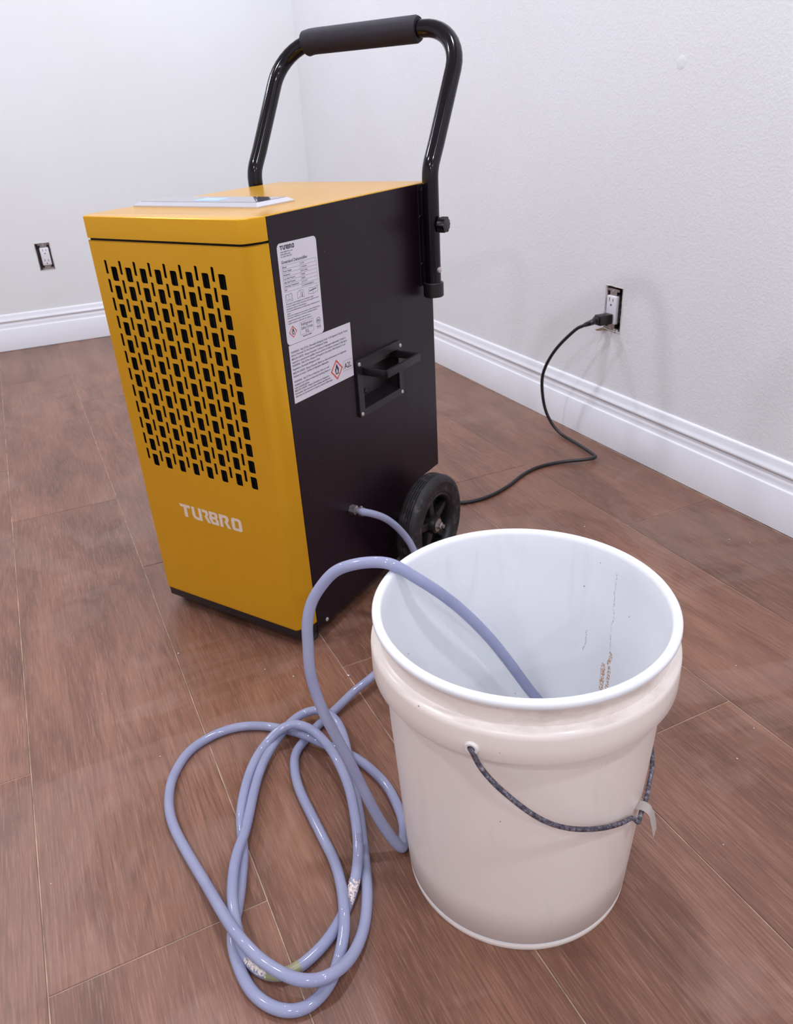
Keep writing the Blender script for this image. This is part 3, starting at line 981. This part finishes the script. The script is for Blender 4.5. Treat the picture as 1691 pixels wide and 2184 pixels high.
# ---- folding carry handle in its recessed frame
ch = obj('carry_handle', fill_bm([rrect(0.2060, 0.3450, 0.3450, 0.4420, 0.005, 3), opening], SIDE(BW + 0.0040, 0, 0), 0.0040), M_PLAS, mach)
v0, v1, z0, z1, dp = 0.2212, 0.3335, 0.3568, 0.4280, 0.022
obj('handle_pocket', join_bm(box_bm((BW - dp - 0.001, v0, z0), (BW - dp, v1, z1)), box_bm((BW - dp, v0 - 0.001, z0), (BW + 0.002, v0, z1)), box_bm((BW - dp, v1, z0), (BW + 0.002, v1 + 0.001, z1)),
                             box_bm((BW - dp, v0, z1), (BW + 0.002, v1, z1 + 0.001)), prism_bm([(BW - dp, z0 + 0.008), (BW - dp, z0 - 0.001), (BW + 0.002, z0 - 0.001), (BW + 0.002, z0)], 'v', v0, v1)), M_PLAS, ch)
bl = join_bm(box_bm((BW - 0.012, 0.2226, 0.4140), (BW + 0.0510, 0.2266, 0.4270), 0.0012), box_bm((BW - 0.012, 0.3281, 0.4140), (BW + 0.0510, 0.3321, 0.4270), 0.0012),
             box_bm((BW + 0.0450, 0.2226, 0.4140), (BW + 0.0510, 0.3321, 0.4270), 0.0012), box_bm((BW - 0.014, 0.2216, 0.4160), (BW - 0.008, 0.3331, 0.4250), 0.0012))
obj('bail', bl, M_PLAS, ch, smooth=35)
obj('stop_button', lathe_bm([(0.0045, 0.0), (0.0045, 0.006), (0.003, 0.0075), (0.0, 0.0078)], 14, axis='x', center=(BW - dp, 0.2560, 0.3740)), M_PLAS, ch, smooth=40)
for (sv, sw) in ((0.2130, 0.4352), (0.3405, 0.4325), (0.3395, 0.3490), (0.2120, 0.3510)):
    s = obj('frame_screw', lathe_bm([(0.0034, 0.0), (0.0034, 0.0010), (0.0026, 0.0018), (0.0014, 0.0019), (0.0010, 0.0010), (0.0, 0.0010)], 14, axis='x', center=(BW + 0.0040, sv, sw)), M_SCREW, ch, smooth=40)

# ---- drain fitting
df = obj('drain_fitting', lathe_bm([(0.0075, 0.0), (0.0085, 0.0005), (0.0085, 0.0115), (0.0060, 0.0125), (0.0060, 0.0170), (0.0078, 0.0175), (0.0078, 0.0200)], 6, axis='x', center=(BW, 0.1605, 0.1965)), M_ZINC, mach)
obj('hose_collar', lathe_bm([(0.0062, 0.0190), (0.0079, 0.0195), (0.0081, 0.0225), (0.0074, 0.0270), (0.0068, 0.0274)], 24, axis='x', center=(BW, 0.1600, 0.1967)), M_ZINC, df, smooth=30)
obj('collar_clip', box_bm((BW + 0.0195, 0.1580, 0.2035), (BW + 0.0240, 0.1625, 0.2068), 0.0006, 1), M_ZINC, df)

# ---- push handle: legs outside the body near the back, leaning back above the top, joined by a bar with a foam grip
HV, HO, HR = 0.4300, 0.0240, 0.0138
ln = Vector((0, 0.520, 0.854))


def handle_path(u, sgn):
    """from the lower end up one leg to where its upper bend starts"""
    pts = [Vector((u, HV, 0.502))]
    pts += [Vector((u, HV, 0.502 + 0.188 * k / 8)) for k in range(1, 9)]
    c0 = pts[-1]
    for k in range(1, 7):
        t = k / 6
        pts.append(c0 + Vector((0, 0.0090 * t * t, 0.030 * t - 0.0015 * t * t)))
    return pts


rb, sl = 0.076, 0.243
legR = handle_path(BW + HO, 1)
legL = handle_path(-HO, -1)
base = Vector((0, 0.4320, 0.7050))


def on_plane(u, s):
    return Vector((u, base.y + ln.y * s, base.z + ln.z * s))


path = legR + [on_plane(BW + HO, s) for s in (0.04, 0.08, 0.12, sl - rb)]
for k in range(1, 11):
    a = 0.5 * pi * k / 10
    path.append(on_plane(BW + HO - rb * (1 - cos(a)), sl - rb + rb * sin(a)))
i_bar0 = len(path)
for k in range(1, 8):
    path.append(on_plane(BW + HO - rb + (-HO + rb - (BW + HO - rb)) * k / 8, sl))
for k in range(0, 11):
    a = 0.5 * pi * (1 - k / 10)
    path.append(on_plane(-HO + rb * (1 - cos(a)), sl - rb + rb * sin(a)))
path += [on_plane(-HO, s) for s in (0.12, 0.08, 0.04)] + legL[::-1]
hd = obj('push_handle', tube_bm(path, HR, 20), M_TUBE, mach, smooth=50)
# foam grip follows the bar and the start of the left bend
gp = [p for p in path[i_bar0 - 2:i_bar0 + 14] if 0.026 < p.x < 0.272 and p.z > 0.88]
gp = [on_plane(0.270, sl)] + [p for p in gp if p.x < 0.262]
grip = tube_bm(smooth_path(gp, 4), lambda t: 0.0212 - 0.0022 * max(0.0, 1 - min(t, 1 - t) * 60), 24)
obj('foam_grip', grip, M_FOAM, hd, smooth=50)
for sg, uu in ((1, BW + HO), (-1, -HO)):
    obj('end_cap', lathe_bm([(0.0, 0.4990), (0.0165, 0.4990), (0.0178, 0.5005), (0.0178, 0.5225), (0.0168, 0.5236), (0.0140, 0.5236)], 28, center=(uu, HV, 0)), M_PLAS, hd, smooth=40)
    ub = BW if sg > 0 else 0.0
    a, b = (ub, ub + sg * 0.0125)
    br = obj('handle_bracket', join_bm(prism_bm([(HV + 0.004, 0.515), (HV + 0.030, 0.515), (HV + 0.030, 0.6815), (HV + 0.012, 0.6815), (HV + 0.004, 0.672)], 'u', min(a, b), max(a, b), 0.0008, 1),
                                       box_bm((min(ub, ub + sg * 0.0022), HV - 0.0030, 0.515), (max(ub, ub + sg * 0.0022), HV + 0.034, 0.6818))), M_PLAS, mach)
    for zz in (0.5520, 0.6300):
        obj('bracket_bolt', lathe_bm([(0.0038, 0.0), (0.0036, sg * 0.0022), (0.0, sg * 0.0032)], 12, axis='x', center=(ub + sg * 0.0022, HV - 0.0005, zz)), M_PLAS, br, smooth=40)
    kn = []
    for k in range(48):
        a = 2 * pi * k / 48
        kn.append((HV + (0.0120 + 0.0018 * cos(6 * a)) * cos(a), 0.6190 + (0.0120 + 0.0018 * cos(6 * a)) * sin(a)))
    us = sorted((uu + sg * (HR + 0.002), uu + sg * (HR + 0.0155)))
    obj('clamp_knob', join_bm(prism_bm(kn, 'u', us[0], us[1], 0.0015, 2), lathe_bm([(0.006, uu + sg * (HR - 0.002)), (0.006, uu + sg * (HR + 0.003))], 16, axis='x', center=(0, HV, 0.6190))), M_PLAS, hd, smooth=35)
    obj('lock_screw', lathe_bm([(0.0052, uu + sg * (HR - 0.0015)), (0.0050, uu + sg * (HR + 0.0012)), (0.0030, uu + sg * (HR + 0.0028)), (0.0, uu + sg * (HR + 0.0031))], 16, axis='x', center=(0, HV - 0.002, 0.5450)), M_SCREW, hd, smooth=40)

# ---- wheels
WR, WV, WZ = 0.0970, 0.3370, 0.0934
for sg in (1, -1):
    ub = BW if sg > 0 else 0.0
    ui, uo = 0.031, 0.072
    wh = empty('wheel', (ub, WV, WZ), mach)
    if sg < 0:
        wh.rotation_euler = (0, 0, pi)
    g = 0.0022
    tp = [(0.062, ui + 0.001), (0.084, ui), (0.0930, ui + 0.003), (0.0962, ui + 0.008)]
    for c in (0.0125, 0.0175, 0.0225, 0.0275):
        tp += [(WR, ui + c - 0.0016), (WR, ui + c - 0.0006), (WR - g, ui + c), (WR - g, ui + c + 0.0006), (WR, ui + c + 0.0012)]
    tp += [(0.0965, uo - 0.009), (0.0940, uo - 0.0035), (0.0890, uo - 0.0008), (0.0840, uo), (0.0820, uo - 0.0012), (0.0700, uo - 0.0006), (0.0655, uo - 0.0016), (0.0640, uo - 0.0030), (0.062, uo - 0.006)]
    obj('tyre', lathe_bm(tp, 64, True, axis='x'), M_TIRE, wh, smooth=40)
    rim = obj('rim', lathe_bm([(0.0632, ui + 0.001), (0.0632, uo - 0.0040), (0.0600, uo - 0.0030), (0.0570, uo - 0.0060), (0.0560, uo - 0.0160), (0.0560, ui + 0.006)], 56, True, axis='x'), M_PLAS, wh, smooth=40)
    obj('hub', lathe_bm([(0.0, ui - 0.002), (0.0200, ui - 0.001), (0.0190, uo - 0.012), (0.0165, uo - 0.004), (0.0, uo - 0.003)], 32, axis='x'), M_PLAS, wh, smooth=40)
    for k in range(5):
        a = 2 * pi * k / 5 + 0.42
        sb_ = prism_bm([(0.012, -0.0085), (0.060, -0.0065), (0.060, 0.0065), (0.012, 0.0085)], 'u', ui + 0.009, uo - 0.012, 0.0025, 2)
        sb_.transform(Matrix.Rotation(a, 4, 'X'))
        obj('spoke', sb_, M_PLAS, wh, smooth=40)
    obj('wheel_web', lathe_bm([(0.0, ui + 0.008), (0.0575, ui + 0.008), (0.0575, ui + 0.012), (0.0, ui + 0.012)], 40, axis='x'), M_DARK, wh)
    obj('washer', lathe_bm([(0.0, uo - 0.0032), (0.0125, uo - 0.0030), (0.0125, uo - 0.0016), (0.0, uo - 0.0014)], 28, axis='x'), M_ZINC, wh, smooth=40)
    obj('axle_nut', join_bm(lathe_bm([(0.0, uo - 0.0016), (0.0072, uo - 0.0015), (0.0072, uo + 0.0050), (0.0060, uo + 0.0060), (0.0, uo + 0.0061)], 6, axis='x'), lathe_bm([(0.0, uo + 0.005), (0.0042, uo + 0.005), (0.0040, uo + 0.0105), (0.0, uo + 0.0110)], 16, axis='x')), M_ZINC, wh, smooth=30)
obj('axle', lathe_bm([(0.0065, -0.034), (0.0065, BW + 0.034)], 16, axis='x', center=(0, WV, WZ)), M_ZINC, mach, smooth=40)
obj('axle_housing', box_bm((0.010, WV - 0.016, WZ - 0.014), (BW - 0.004, WV + 0.016, WZ + 0.014), 0.001, 1), M_DARK, mach)


# ================================================================== the bucket
KX, KY = 0.36985, 0.52203
bucket = empty('bucket', (KX, KY, 0))
tag(bucket, 'white plastic five gallon bucket with a wire bail handle and a hose inside', 'bucket')
outp = [(0.0, 0.0030), (0.1160, 0.0030), (0.1190, 0.0), (0.1258, 0.0), (0.1264, 0.0012), (0.1268, 0.0075), (0.1258, 0.0088), (0.1258, 0.0105), (0.1272, 0.0120), (0.1305, 0.0660), (0.1345, 0.1500), (0.1385, 0.2200), (0.1412, 0.2870),
        (0.1418, 0.2928), (0.1500, 0.2930), (0.1527, 0.2932), (0.1532, 0.2942), (0.1533, 0.3080), (0.1532, 0.3200), (0.1526, 0.3240), (0.1508, 0.3262), (0.1475, 0.3272), (0.1442, 0.3290), (0.1428, 0.3340), (0.1428, 0.3440), (0.1436, 0.3476),
        (0.1462, 0.3492), (0.1488, 0.3506), (0.1501, 0.3532), (0.1500, 0.3560), (0.1486, 0.3582), (0.1462, 0.3590), (0.1432, 0.3586), (0.1412, 0.3566), (0.1404, 0.3530)]
inp = [(0.1400, 0.3300), (0.1388, 0.2950), (0.1372, 0.2850), (0.1352, 0.2200), (0.1312, 0.1500), (0.1272, 0.0660), (0.1240, 0.0140), (0.1190, 0.0080), (0.0, 0.0075)]
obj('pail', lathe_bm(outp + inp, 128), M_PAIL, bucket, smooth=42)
A0 = radians(217.0 + 2.7)
for a in (A0, A0 - pi):
    ex = (-sin(a), cos(a), 0)
    M = frame((0.1530 * cos(a), 0.1530 * sin(a), 0.3035), ex, (0, 0, 1), (cos(a), sin(a), 0))
    bs = lathe_bm([(0.0034, 0.0006), (0.0036, 0.0022), (0.0056, 0.0024), (0.0070, 0.0010), (0.0074, -0.0015)], 20)
    bs.transform(M)
    es = obj('handle_eyelet', bs, M_CLIP, bucket, smooth=50)
    hb = lathe_bm([(0.0, 0.0008), (0.0035, 0.0007)], 16)
    hb.transform(M)
    obj('eyelet_hole', hb, M_SLOT, es)
C0 = Vector((0, 0, 0.306))
bail_pts = [(-0.1168, -0.0968, -0.0024), (-0.1190, -0.0990, -0.0030), (-0.1180, -0.1010, -0.0070), (-0.1136, -0.1062, -0.0206), (-0.1062, -0.1160, -0.0336), (-0.0960, -0.1262, -0.0466), (-0.0814, -0.1355, -0.0635), (-0.0651, -0.1415, -0.0792), (-0.0457, -0.1442, -0.0939),
            (-0.0236, -0.1442, -0.1082), (0.0016, -0.1420, -0.1222), (0.0230, -0.1385, -0.1325), (0.0390, -0.1345, -0.1390), (0.0438, -0.1338, -0.1412), (0.0466, -0.1346, -0.1441), (0.0494, -0.1360, -0.1476),
            (0.0543, -0.1330, -0.1485), (0.0625, -0.1270, -0.1488), (0.0750, -0.1185, -0.1485), (0.0897, -0.1065, -0.1476), (0.1120, -0.0865, -0.1400), (0.1290, -0.0570, -0.1180), (0.1420, -0.0100, -0.0820), (0.1440, 0.0420, -0.0400), (0.1360, 0.0800, -0.0100), (0.1235, 0.0960, -0.0024), (0.1180, 0.0975, -0.0024)]
bw = obj('bail_wire', tube_bm(smooth_path([C0 + Vector(p) for p in bail_pts], 5), 0.0024, 10), M_WIRE, bucket, smooth=60)
# split white sleeve left on the wire, hanging open
clip = smooth_path([(0.0150, 0.0, -0.0255), (0.0128, 0.0, -0.0150), (0.0095, 0.0, -0.0030), (0.0060, 0.0, 0.0030), (0.0, 0.0, 0.0052), (-0.0060, 0.0, 0.0030), (-0.0082, 0.0, -0.0030), (-0.0085, 0.0, -0.0120), (-0.0075, 0.0, -0.0170)], 4)
wd = 0.0062
bm = bmesh.new()
rows_ = []
N_ = len(clip)
for i, p in enumerate(clip):
    t = i / (N_ - 1)
    w_ = wd * (1.25 if t < 0.25 else 1.0)
    rows_.append((bm.verts.new(p + Vector((0, -w_, 0))), bm.verts.new(p + Vector((0, w_, -0.002 if t < 0.05 else 0)))))
for i in range(N_ - 1):
    bm.faces.new((rows_[i][0], rows_[i][1], rows_[i + 1][1], rows_[i + 1][0]))
bmesh.ops.solidify(bm, geom=bm.faces[:], thickness=0.0010)
wdir = (Vector((0.0750, -0.1185, -0.1485)) - Vector((0.0543, -0.1330, -0.1485))).normalized()
exx = wdir.cross(Vector((0, 0, 1))).normalized()
bm.transform(frame(C0 + Vector((0.0655, -0.1248, -0.1486 - 0.0012)), exx, wdir, (0, 0, 1)))
cl = obj('wire_sleeve', bm, M_CLIP, bucket, smooth=50)
cl['label'] = 'split white plastic sleeve on the wire'

# ================================================================== the drain hose
HOSE = [
    (0.4095,1.0754,0.2050), (0.4251,1.0664,0.2003), (0.4457,1.0653,0.1907), (0.4724,1.0681,0.1702), (0.5009,1.0744,0.1331), (0.5157,1.0697,0.1022),
    (0.5211,1.0589,0.0699), (0.5120,1.0220,0.0280), (0.4920,0.9850,0.0120), (0.4500,0.9400,0.0120), (0.3950,0.9050,0.0180), (0.3369,0.8699,0.0220),
    (0.3040,0.8612,0.0160), (0.2692,0.8445,0.0110), (0.2369,0.8315,0.0064), (0.2089,0.8120,0.0064), (0.1895,0.7967,0.0064), (0.1776,0.7746,0.0064),
    (0.1691,0.7352,0.0064), (0.1685,0.6883,0.0064), (0.1689,0.6415,0.0064), (0.1688,0.6019,0.0083), (0.1620,0.5629,0.0141), (0.1531,0.5329,0.0192),
    (0.1436,0.5109,0.0141), (0.1295,0.4924,0.0064), (0.1132,0.4731,0.0064), (0.0925,0.4621,0.0064), (0.0727,0.4615,0.0064), (0.0538,0.4732,0.0064),
    (0.0393,0.4946,0.0064), (0.0328,0.5212,0.0064), (0.0322,0.5520,0.0064), (0.0360,0.5714,0.0064), (0.0438,0.5873,0.0064), (0.0544,0.6096,0.0064),
    (0.0655,0.6383,0.0064), (0.0756,0.6669,0.0064), (0.0820,0.6985,0.0077), (0.0896,0.7260,0.0115), (0.1037,0.7563,0.0141), (0.1225,0.7893,0.0141),
    (0.1460,0.8143,0.0166), (0.1728,0.8246,0.0269), (0.1903,0.8228,0.0320), (0.2012,0.8179,0.0320), (0.2149,0.8000,0.0320), (0.2229,0.7685,0.0320),
    (0.2268,0.7420,0.0269), (0.2258,0.7100,0.0256), (0.2215,0.6769,0.0256), (0.2136,0.6448,0.0256), (0.2040,0.6125,0.0230), (0.1924,0.5848,0.0192),
    (0.1793,0.5645,0.0128), (0.1661,0.5492,0.0077), (0.1493,0.5336,0.0064), (0.1306,0.5192,0.0064), (0.1101,0.5088,0.0064), (0.0890,0.5026,0.0064),
    (0.0706,0.5027,0.0064), (0.0554,0.5122,0.0064), (0.0457,0.5275,0.0077), (0.0413,0.5446,0.0128), (0.0411,0.5643,0.0179), (0.0438,0.5886,0.0192),
    (0.0485,0.6118,0.0192), (0.0584,0.6411,0.0192), (0.0698,0.6638,0.0192), (0.0821,0.6818,0.0192), (0.0967,0.7111,0.0166), (0.1111,0.7427,0.0141),
    (0.1293,0.7768,0.0128), (0.1516,0.8065,0.0128), (0.1731,0.8265,0.0141), (0.1944,0.8393,0.0192), (0.2160,0.8493,0.0192), (0.2386,0.8461,0.0205),
    (0.2517,0.8246,0.0230), (0.2561,0.8000,0.0218), (0.2522,0.7692,0.0192), (0.2453,0.7414,0.0154), (0.2337,0.6998,0.0128), (0.2259,0.6655,0.0102),
    (0.2157,0.6304,0.0064), (0.2040,0.5953,0.0064), (0.1928,0.5627,0.0064), (0.1827,0.5390,0.0064), (0.1687,0.5139,0.0070), (0.1527,0.4940,0.0102),
    (0.1350,0.4782,0.0166), (0.1148,0.4678,0.0256), (0.0972,0.4687,0.0269), (0.0809,0.4780,0.0269), (0.0667,0.4941,0.0269), (0.0525,0.5173,0.0269),
    (0.0420,0.5405,0.0320), (0.0353,0.5673,0.0294), (0.0311,0.5951,0.0224), (0.0242,0.6446,0.0115), (0.0151,0.6956,0.0077), (0.0077,0.7456,0.0064),
    (0.0083,0.7813,0.0064), (0.0146,0.8097,0.0064), (0.0260,0.8368,0.0064), (0.0529,0.8700,0.0064), (0.0876,0.8837,0.0064), (0.1179,0.8856,0.0064),
    (0.1460,0.8772,0.0064), (0.1736,0.8587,0.0064), (0.1922,0.8359,0.0102), (0.2076,0.8043,0.0198), (0.2212,0.7879,0.0147), (0.2393,0.7714,0.0077),
    (0.2535,0.7506,0.0064), (0.2644,0.7235,0.0064), (0.2734,0.6833,0.0064), (0.2718,0.6445,0.0064), (0.2654,0.6122,0.0064), (0.2576,0.5910,0.0064),
    (0.2487,0.5809,0.0077), (0.2408,0.5865,0.0180), (0.2320,0.5959,0.0391), (0.2236,0.6070,0.0665), (0.2159,0.6189,0.0978), (0.2084,0.6305,0.1286),
    (0.2006,0.6413,0.1570), (0.1929,0.6519,0.1850), (0.1883,0.6616,0.2142), (0.1869,0.6693,0.2408), (0.1906,0.6755,0.2704), (0.1939,0.6804,0.2949),
    (0.2023,0.6826,0.3189), (0.2150,0.6805,0.3374), (0.2303,0.6744,0.3503), (0.2486,0.6637,0.3586), (0.2657,0.6515,0.3626), (0.2818,0.6374,0.3627),
    (0.3009,0.6274,0.3520), (0.3246,0.6197,0.3300), (0.3507,0.6199,0.3000), (0.3748,0.6194,0.2680), (0.4003,0.6190,0.2300), (0.4227,0.6115,0.1900),
    (0.4413,0.6042,0.1550), (0.4617,0.5991,0.1200), (0.4749,0.5953,0.0900), (0.4877,0.5954,0.0600)]
HRAD = 0.0064
pts = []
for i, p in enumerate(HOSE):
    q = Vector(p)
    d = Vector((q.x - KX, q.y - KY))
    rw = 0.1268 + 0.051 * q.z
    if i > 112 and i < 138 and q.z < 0.25 and d.length < rw + HRAD + 0.0016:
        d *= (rw + HRAD + 0.0016) / d.length
    if i >= 138:
        lim = rw - 0.0042 - HRAD - 0.001
        if d.length > lim:
            d *= lim / d.length
    q.x, q.y = KX + d.x, KY + d.y
    if 134 <= i <= 137:
        q.z += 0.0048
    pts.append(q)
start = mach.matrix_world @ Vector((BW + 0.018, 0.1603, 0.1966))
pts[0] = start
hp = smooth_path(pts, 6, 6)
for p in hp:
    p.z = max(p.z, HRAD + 0.0002)
hose = obj('drain_hose', tube_bm(hp, HRAD, 16), M_HOSE, smooth=60)
tag(hose, 'coiled lavender vinyl drain hose on the floor, looping into the bucket', 'hose')


def sleeve(name, near, half, arc, mat, grow=0.0004, zmin=None, jag=0.0):
    """a piece of something stuck to the hose around the point nearest to near"""
    i = min(range(len(hp)), key=lambda k: (hp[k] - Vector(near)).length)
    seg = smooth_path(hp[max(0, i - half):i + half + 1], 10 if jag else 3)
    bm = tube_bm(seg, HRAD + grow, 26 if jag else 14, arc, False, up=(0, 0, 1))
    if jag:
        # torn: keep a ragged patch with holes
        N_f = len(seg) - 1
        for k, f in enumerate(list(bm.faces)):
            c = f.calc_center_median()
            e = abs((k // 25) / N_f - 0.5) * 2
            q = abs((k % 25) / 25 - 0.5) * 2
            if mnoise.noise(c * 420) + 0.5 * mnoise.noise(c * 1100) + jag > 0.95 - 0.75 * max(e, q) ** 2:
                bm.faces.remove(f)
        for v in [v for v in bm.verts if not v.link_faces]:
            bm.verts.remove(v)
    return obj(name, bm, mat, hose, smooth=60)


s = sleeve('sticker_remnant', (0.0505, 0.5215, 0.008), 5, (-1.2, 1.6), M_STICK, jag=0.30)
s['label'] = 'torn white sticker remnant'
s = sleeve('residue_band', (0.0700, 0.4990, 0.008), 6, (-1.6, 1.9), M_OLIVE, 0.00025)
s['label'] = 'olive yellow residue band'
s = sleeve('sticker_remnant', (0.171, 0.554, 0.010), 4, (-1.3, 1.3), M_STICK, jag=0.50)
s['label'] = 'scraped white sticker remnant'

# ================================================================== the power cord
CORD = [(1.2130, 1.4652, 0.3252), (1.2010, 1.4828, 0.3150), (1.1930, 1.5039, 0.3005), (1.1750, 1.5514, 0.2459), (1.1680, 1.5876, 0.1831), (1.1730, 1.5993, 0.1281), (1.1880, 1.5967, 0.0601),
        (1.2068, 1.5662, 0.0120), (1.2037, 1.4811, 0.0070), (1.1906, 1.4042, 0.0100), (1.1803, 1.3771, 0.0120), (1.1550, 1.3779, 0.0110), (1.1030, 1.4066, 0.0060), (1.0392, 1.4158, 0.0045),
        (0.9788, 1.3982, 0.0045), (0.9169, 1.3655, 0.0045), (0.8575, 1.3434, 0.0045), (0.8047, 1.3391, 0.0045), (0.7609, 1.3550, 0.0045), (0.7050, 1.4100, 0.0060), (0.6700, 1.4500, 0.0400), (0.6500, 1.4520, 0.1200), (0.6180, 1.4000, 0.1950)]
cp_ = smooth_path(CORD, 8, 3)
cord = obj('power_cord', tube_bm(cp_, 0.0042, 12), M_CORD, smooth=60)
tag(cord, 'black power cord trailing from the wall plug over the floor to the dehumidifier', 'power cord')
PY_ = OUT_R[0] + 0.0055
PZ_ = OUT_R[1] - 0.003 - 0.0195
pl = join_bm(box_bm((WX - 0.0425, PY_ - 0.0125, PZ_ - 0.0125), (WX - 0.0042, PY_ + 0.0125, PZ_ + 0.0115), 0.0025, 2),
             prism_bm([(PY_ - 0.0085, PZ_ - 0.0085), (PY_ + 0.0085, PZ_ - 0.0085), (PY_ + 0.0085, PZ_ + 0.0080), (PY_ - 0.0085, PZ_ + 0.0080)], 'u', WX - 0.050, WX - 0.041, 0.002, 2))
plug = obj('plug', pl, M_CORD, cord, smooth=40)
sd = (cp_[6] - cp_[0]).normalized()
rel = [Vector((WX - 0.046, PY_, PZ_)), cp_[0], cp_[0] + sd * 0.010, cp_[0] + sd * 0.020]
rp = smooth_path(rel, 8)
obj('strain_relief', tube_bm(rp, lambda t: 0.0078 - 0.0028 * t + (0.0005 if int(t * 22) % 2 else -0.0005), 14), M_CORD, plug, smooth=40)

# ================================================================== white plaster crumbs on the floor
crumbs = [(0.3180, 0.9175, 1.6), (0.3560, 0.8050, 0.9), (0.3670, 0.7420, 0.8), (0.0880, 1.1140, 1.2), (0.0150, 0.8870, 0.7), (0.3300, 0.7000, 0.6), (0.9450, 1.1200, 1.0), (0.7560, 0.9400, 0.9), (0.7100, 0.5000, 0.9), (0.7750, 0.5300, 0.7), (0.6200, 0.6300, 0.7),
          (-0.0700, 1.2700, 0.6), (-0.0420, 1.0700, 0.6), (0.2400, 0.9600, 0.9), (0.2050, 1.0000, 0.8), (1.1560, 0.9300, 0.8), (1.1800, 0.9000, 0.7), (0.5900, 0.4100, 0.6), (-0.1400, 0.7400, 0.6), (0.8600, 0.6400, 0.7)]
base_c = None
for (x, y, sc) in crumbs:
    if base_c is None:
        bm = bmesh.new()
        bmesh.ops.create_icosphere(bm, subdivisions=1, radius=0.0015)
        for v in bm.verts:
            v.co *= rnd.uniform(0.75, 1.2)
            v.co.z = v.co.z * 0.6 + 0.0009
        base_c = obj('plaster_crumb', bm, M_PLASTER)
        o = base_c
    else:
        o = base_c.copy()
        COL.objects.link(o)
    o.location = (x, y, 0)
    o.rotation_euler = (0, 0, rnd.uniform(0, 6))
    o.scale = (sc, sc, sc)
    i_c = crumbs.index((x, y, sc))
    tag(o, {0: 'largest white plaster crumb, beside the plank joint left of the bucket', 3: 'white plaster crumb on the floor left of the yellow front panel',
            6: 'white plaster crumb on the floor below the wall outlet'}.get(i_c, 'tiny white plaster crumb lying on the floor planks'), 'crumb', 'white plaster crumbs on the floor')
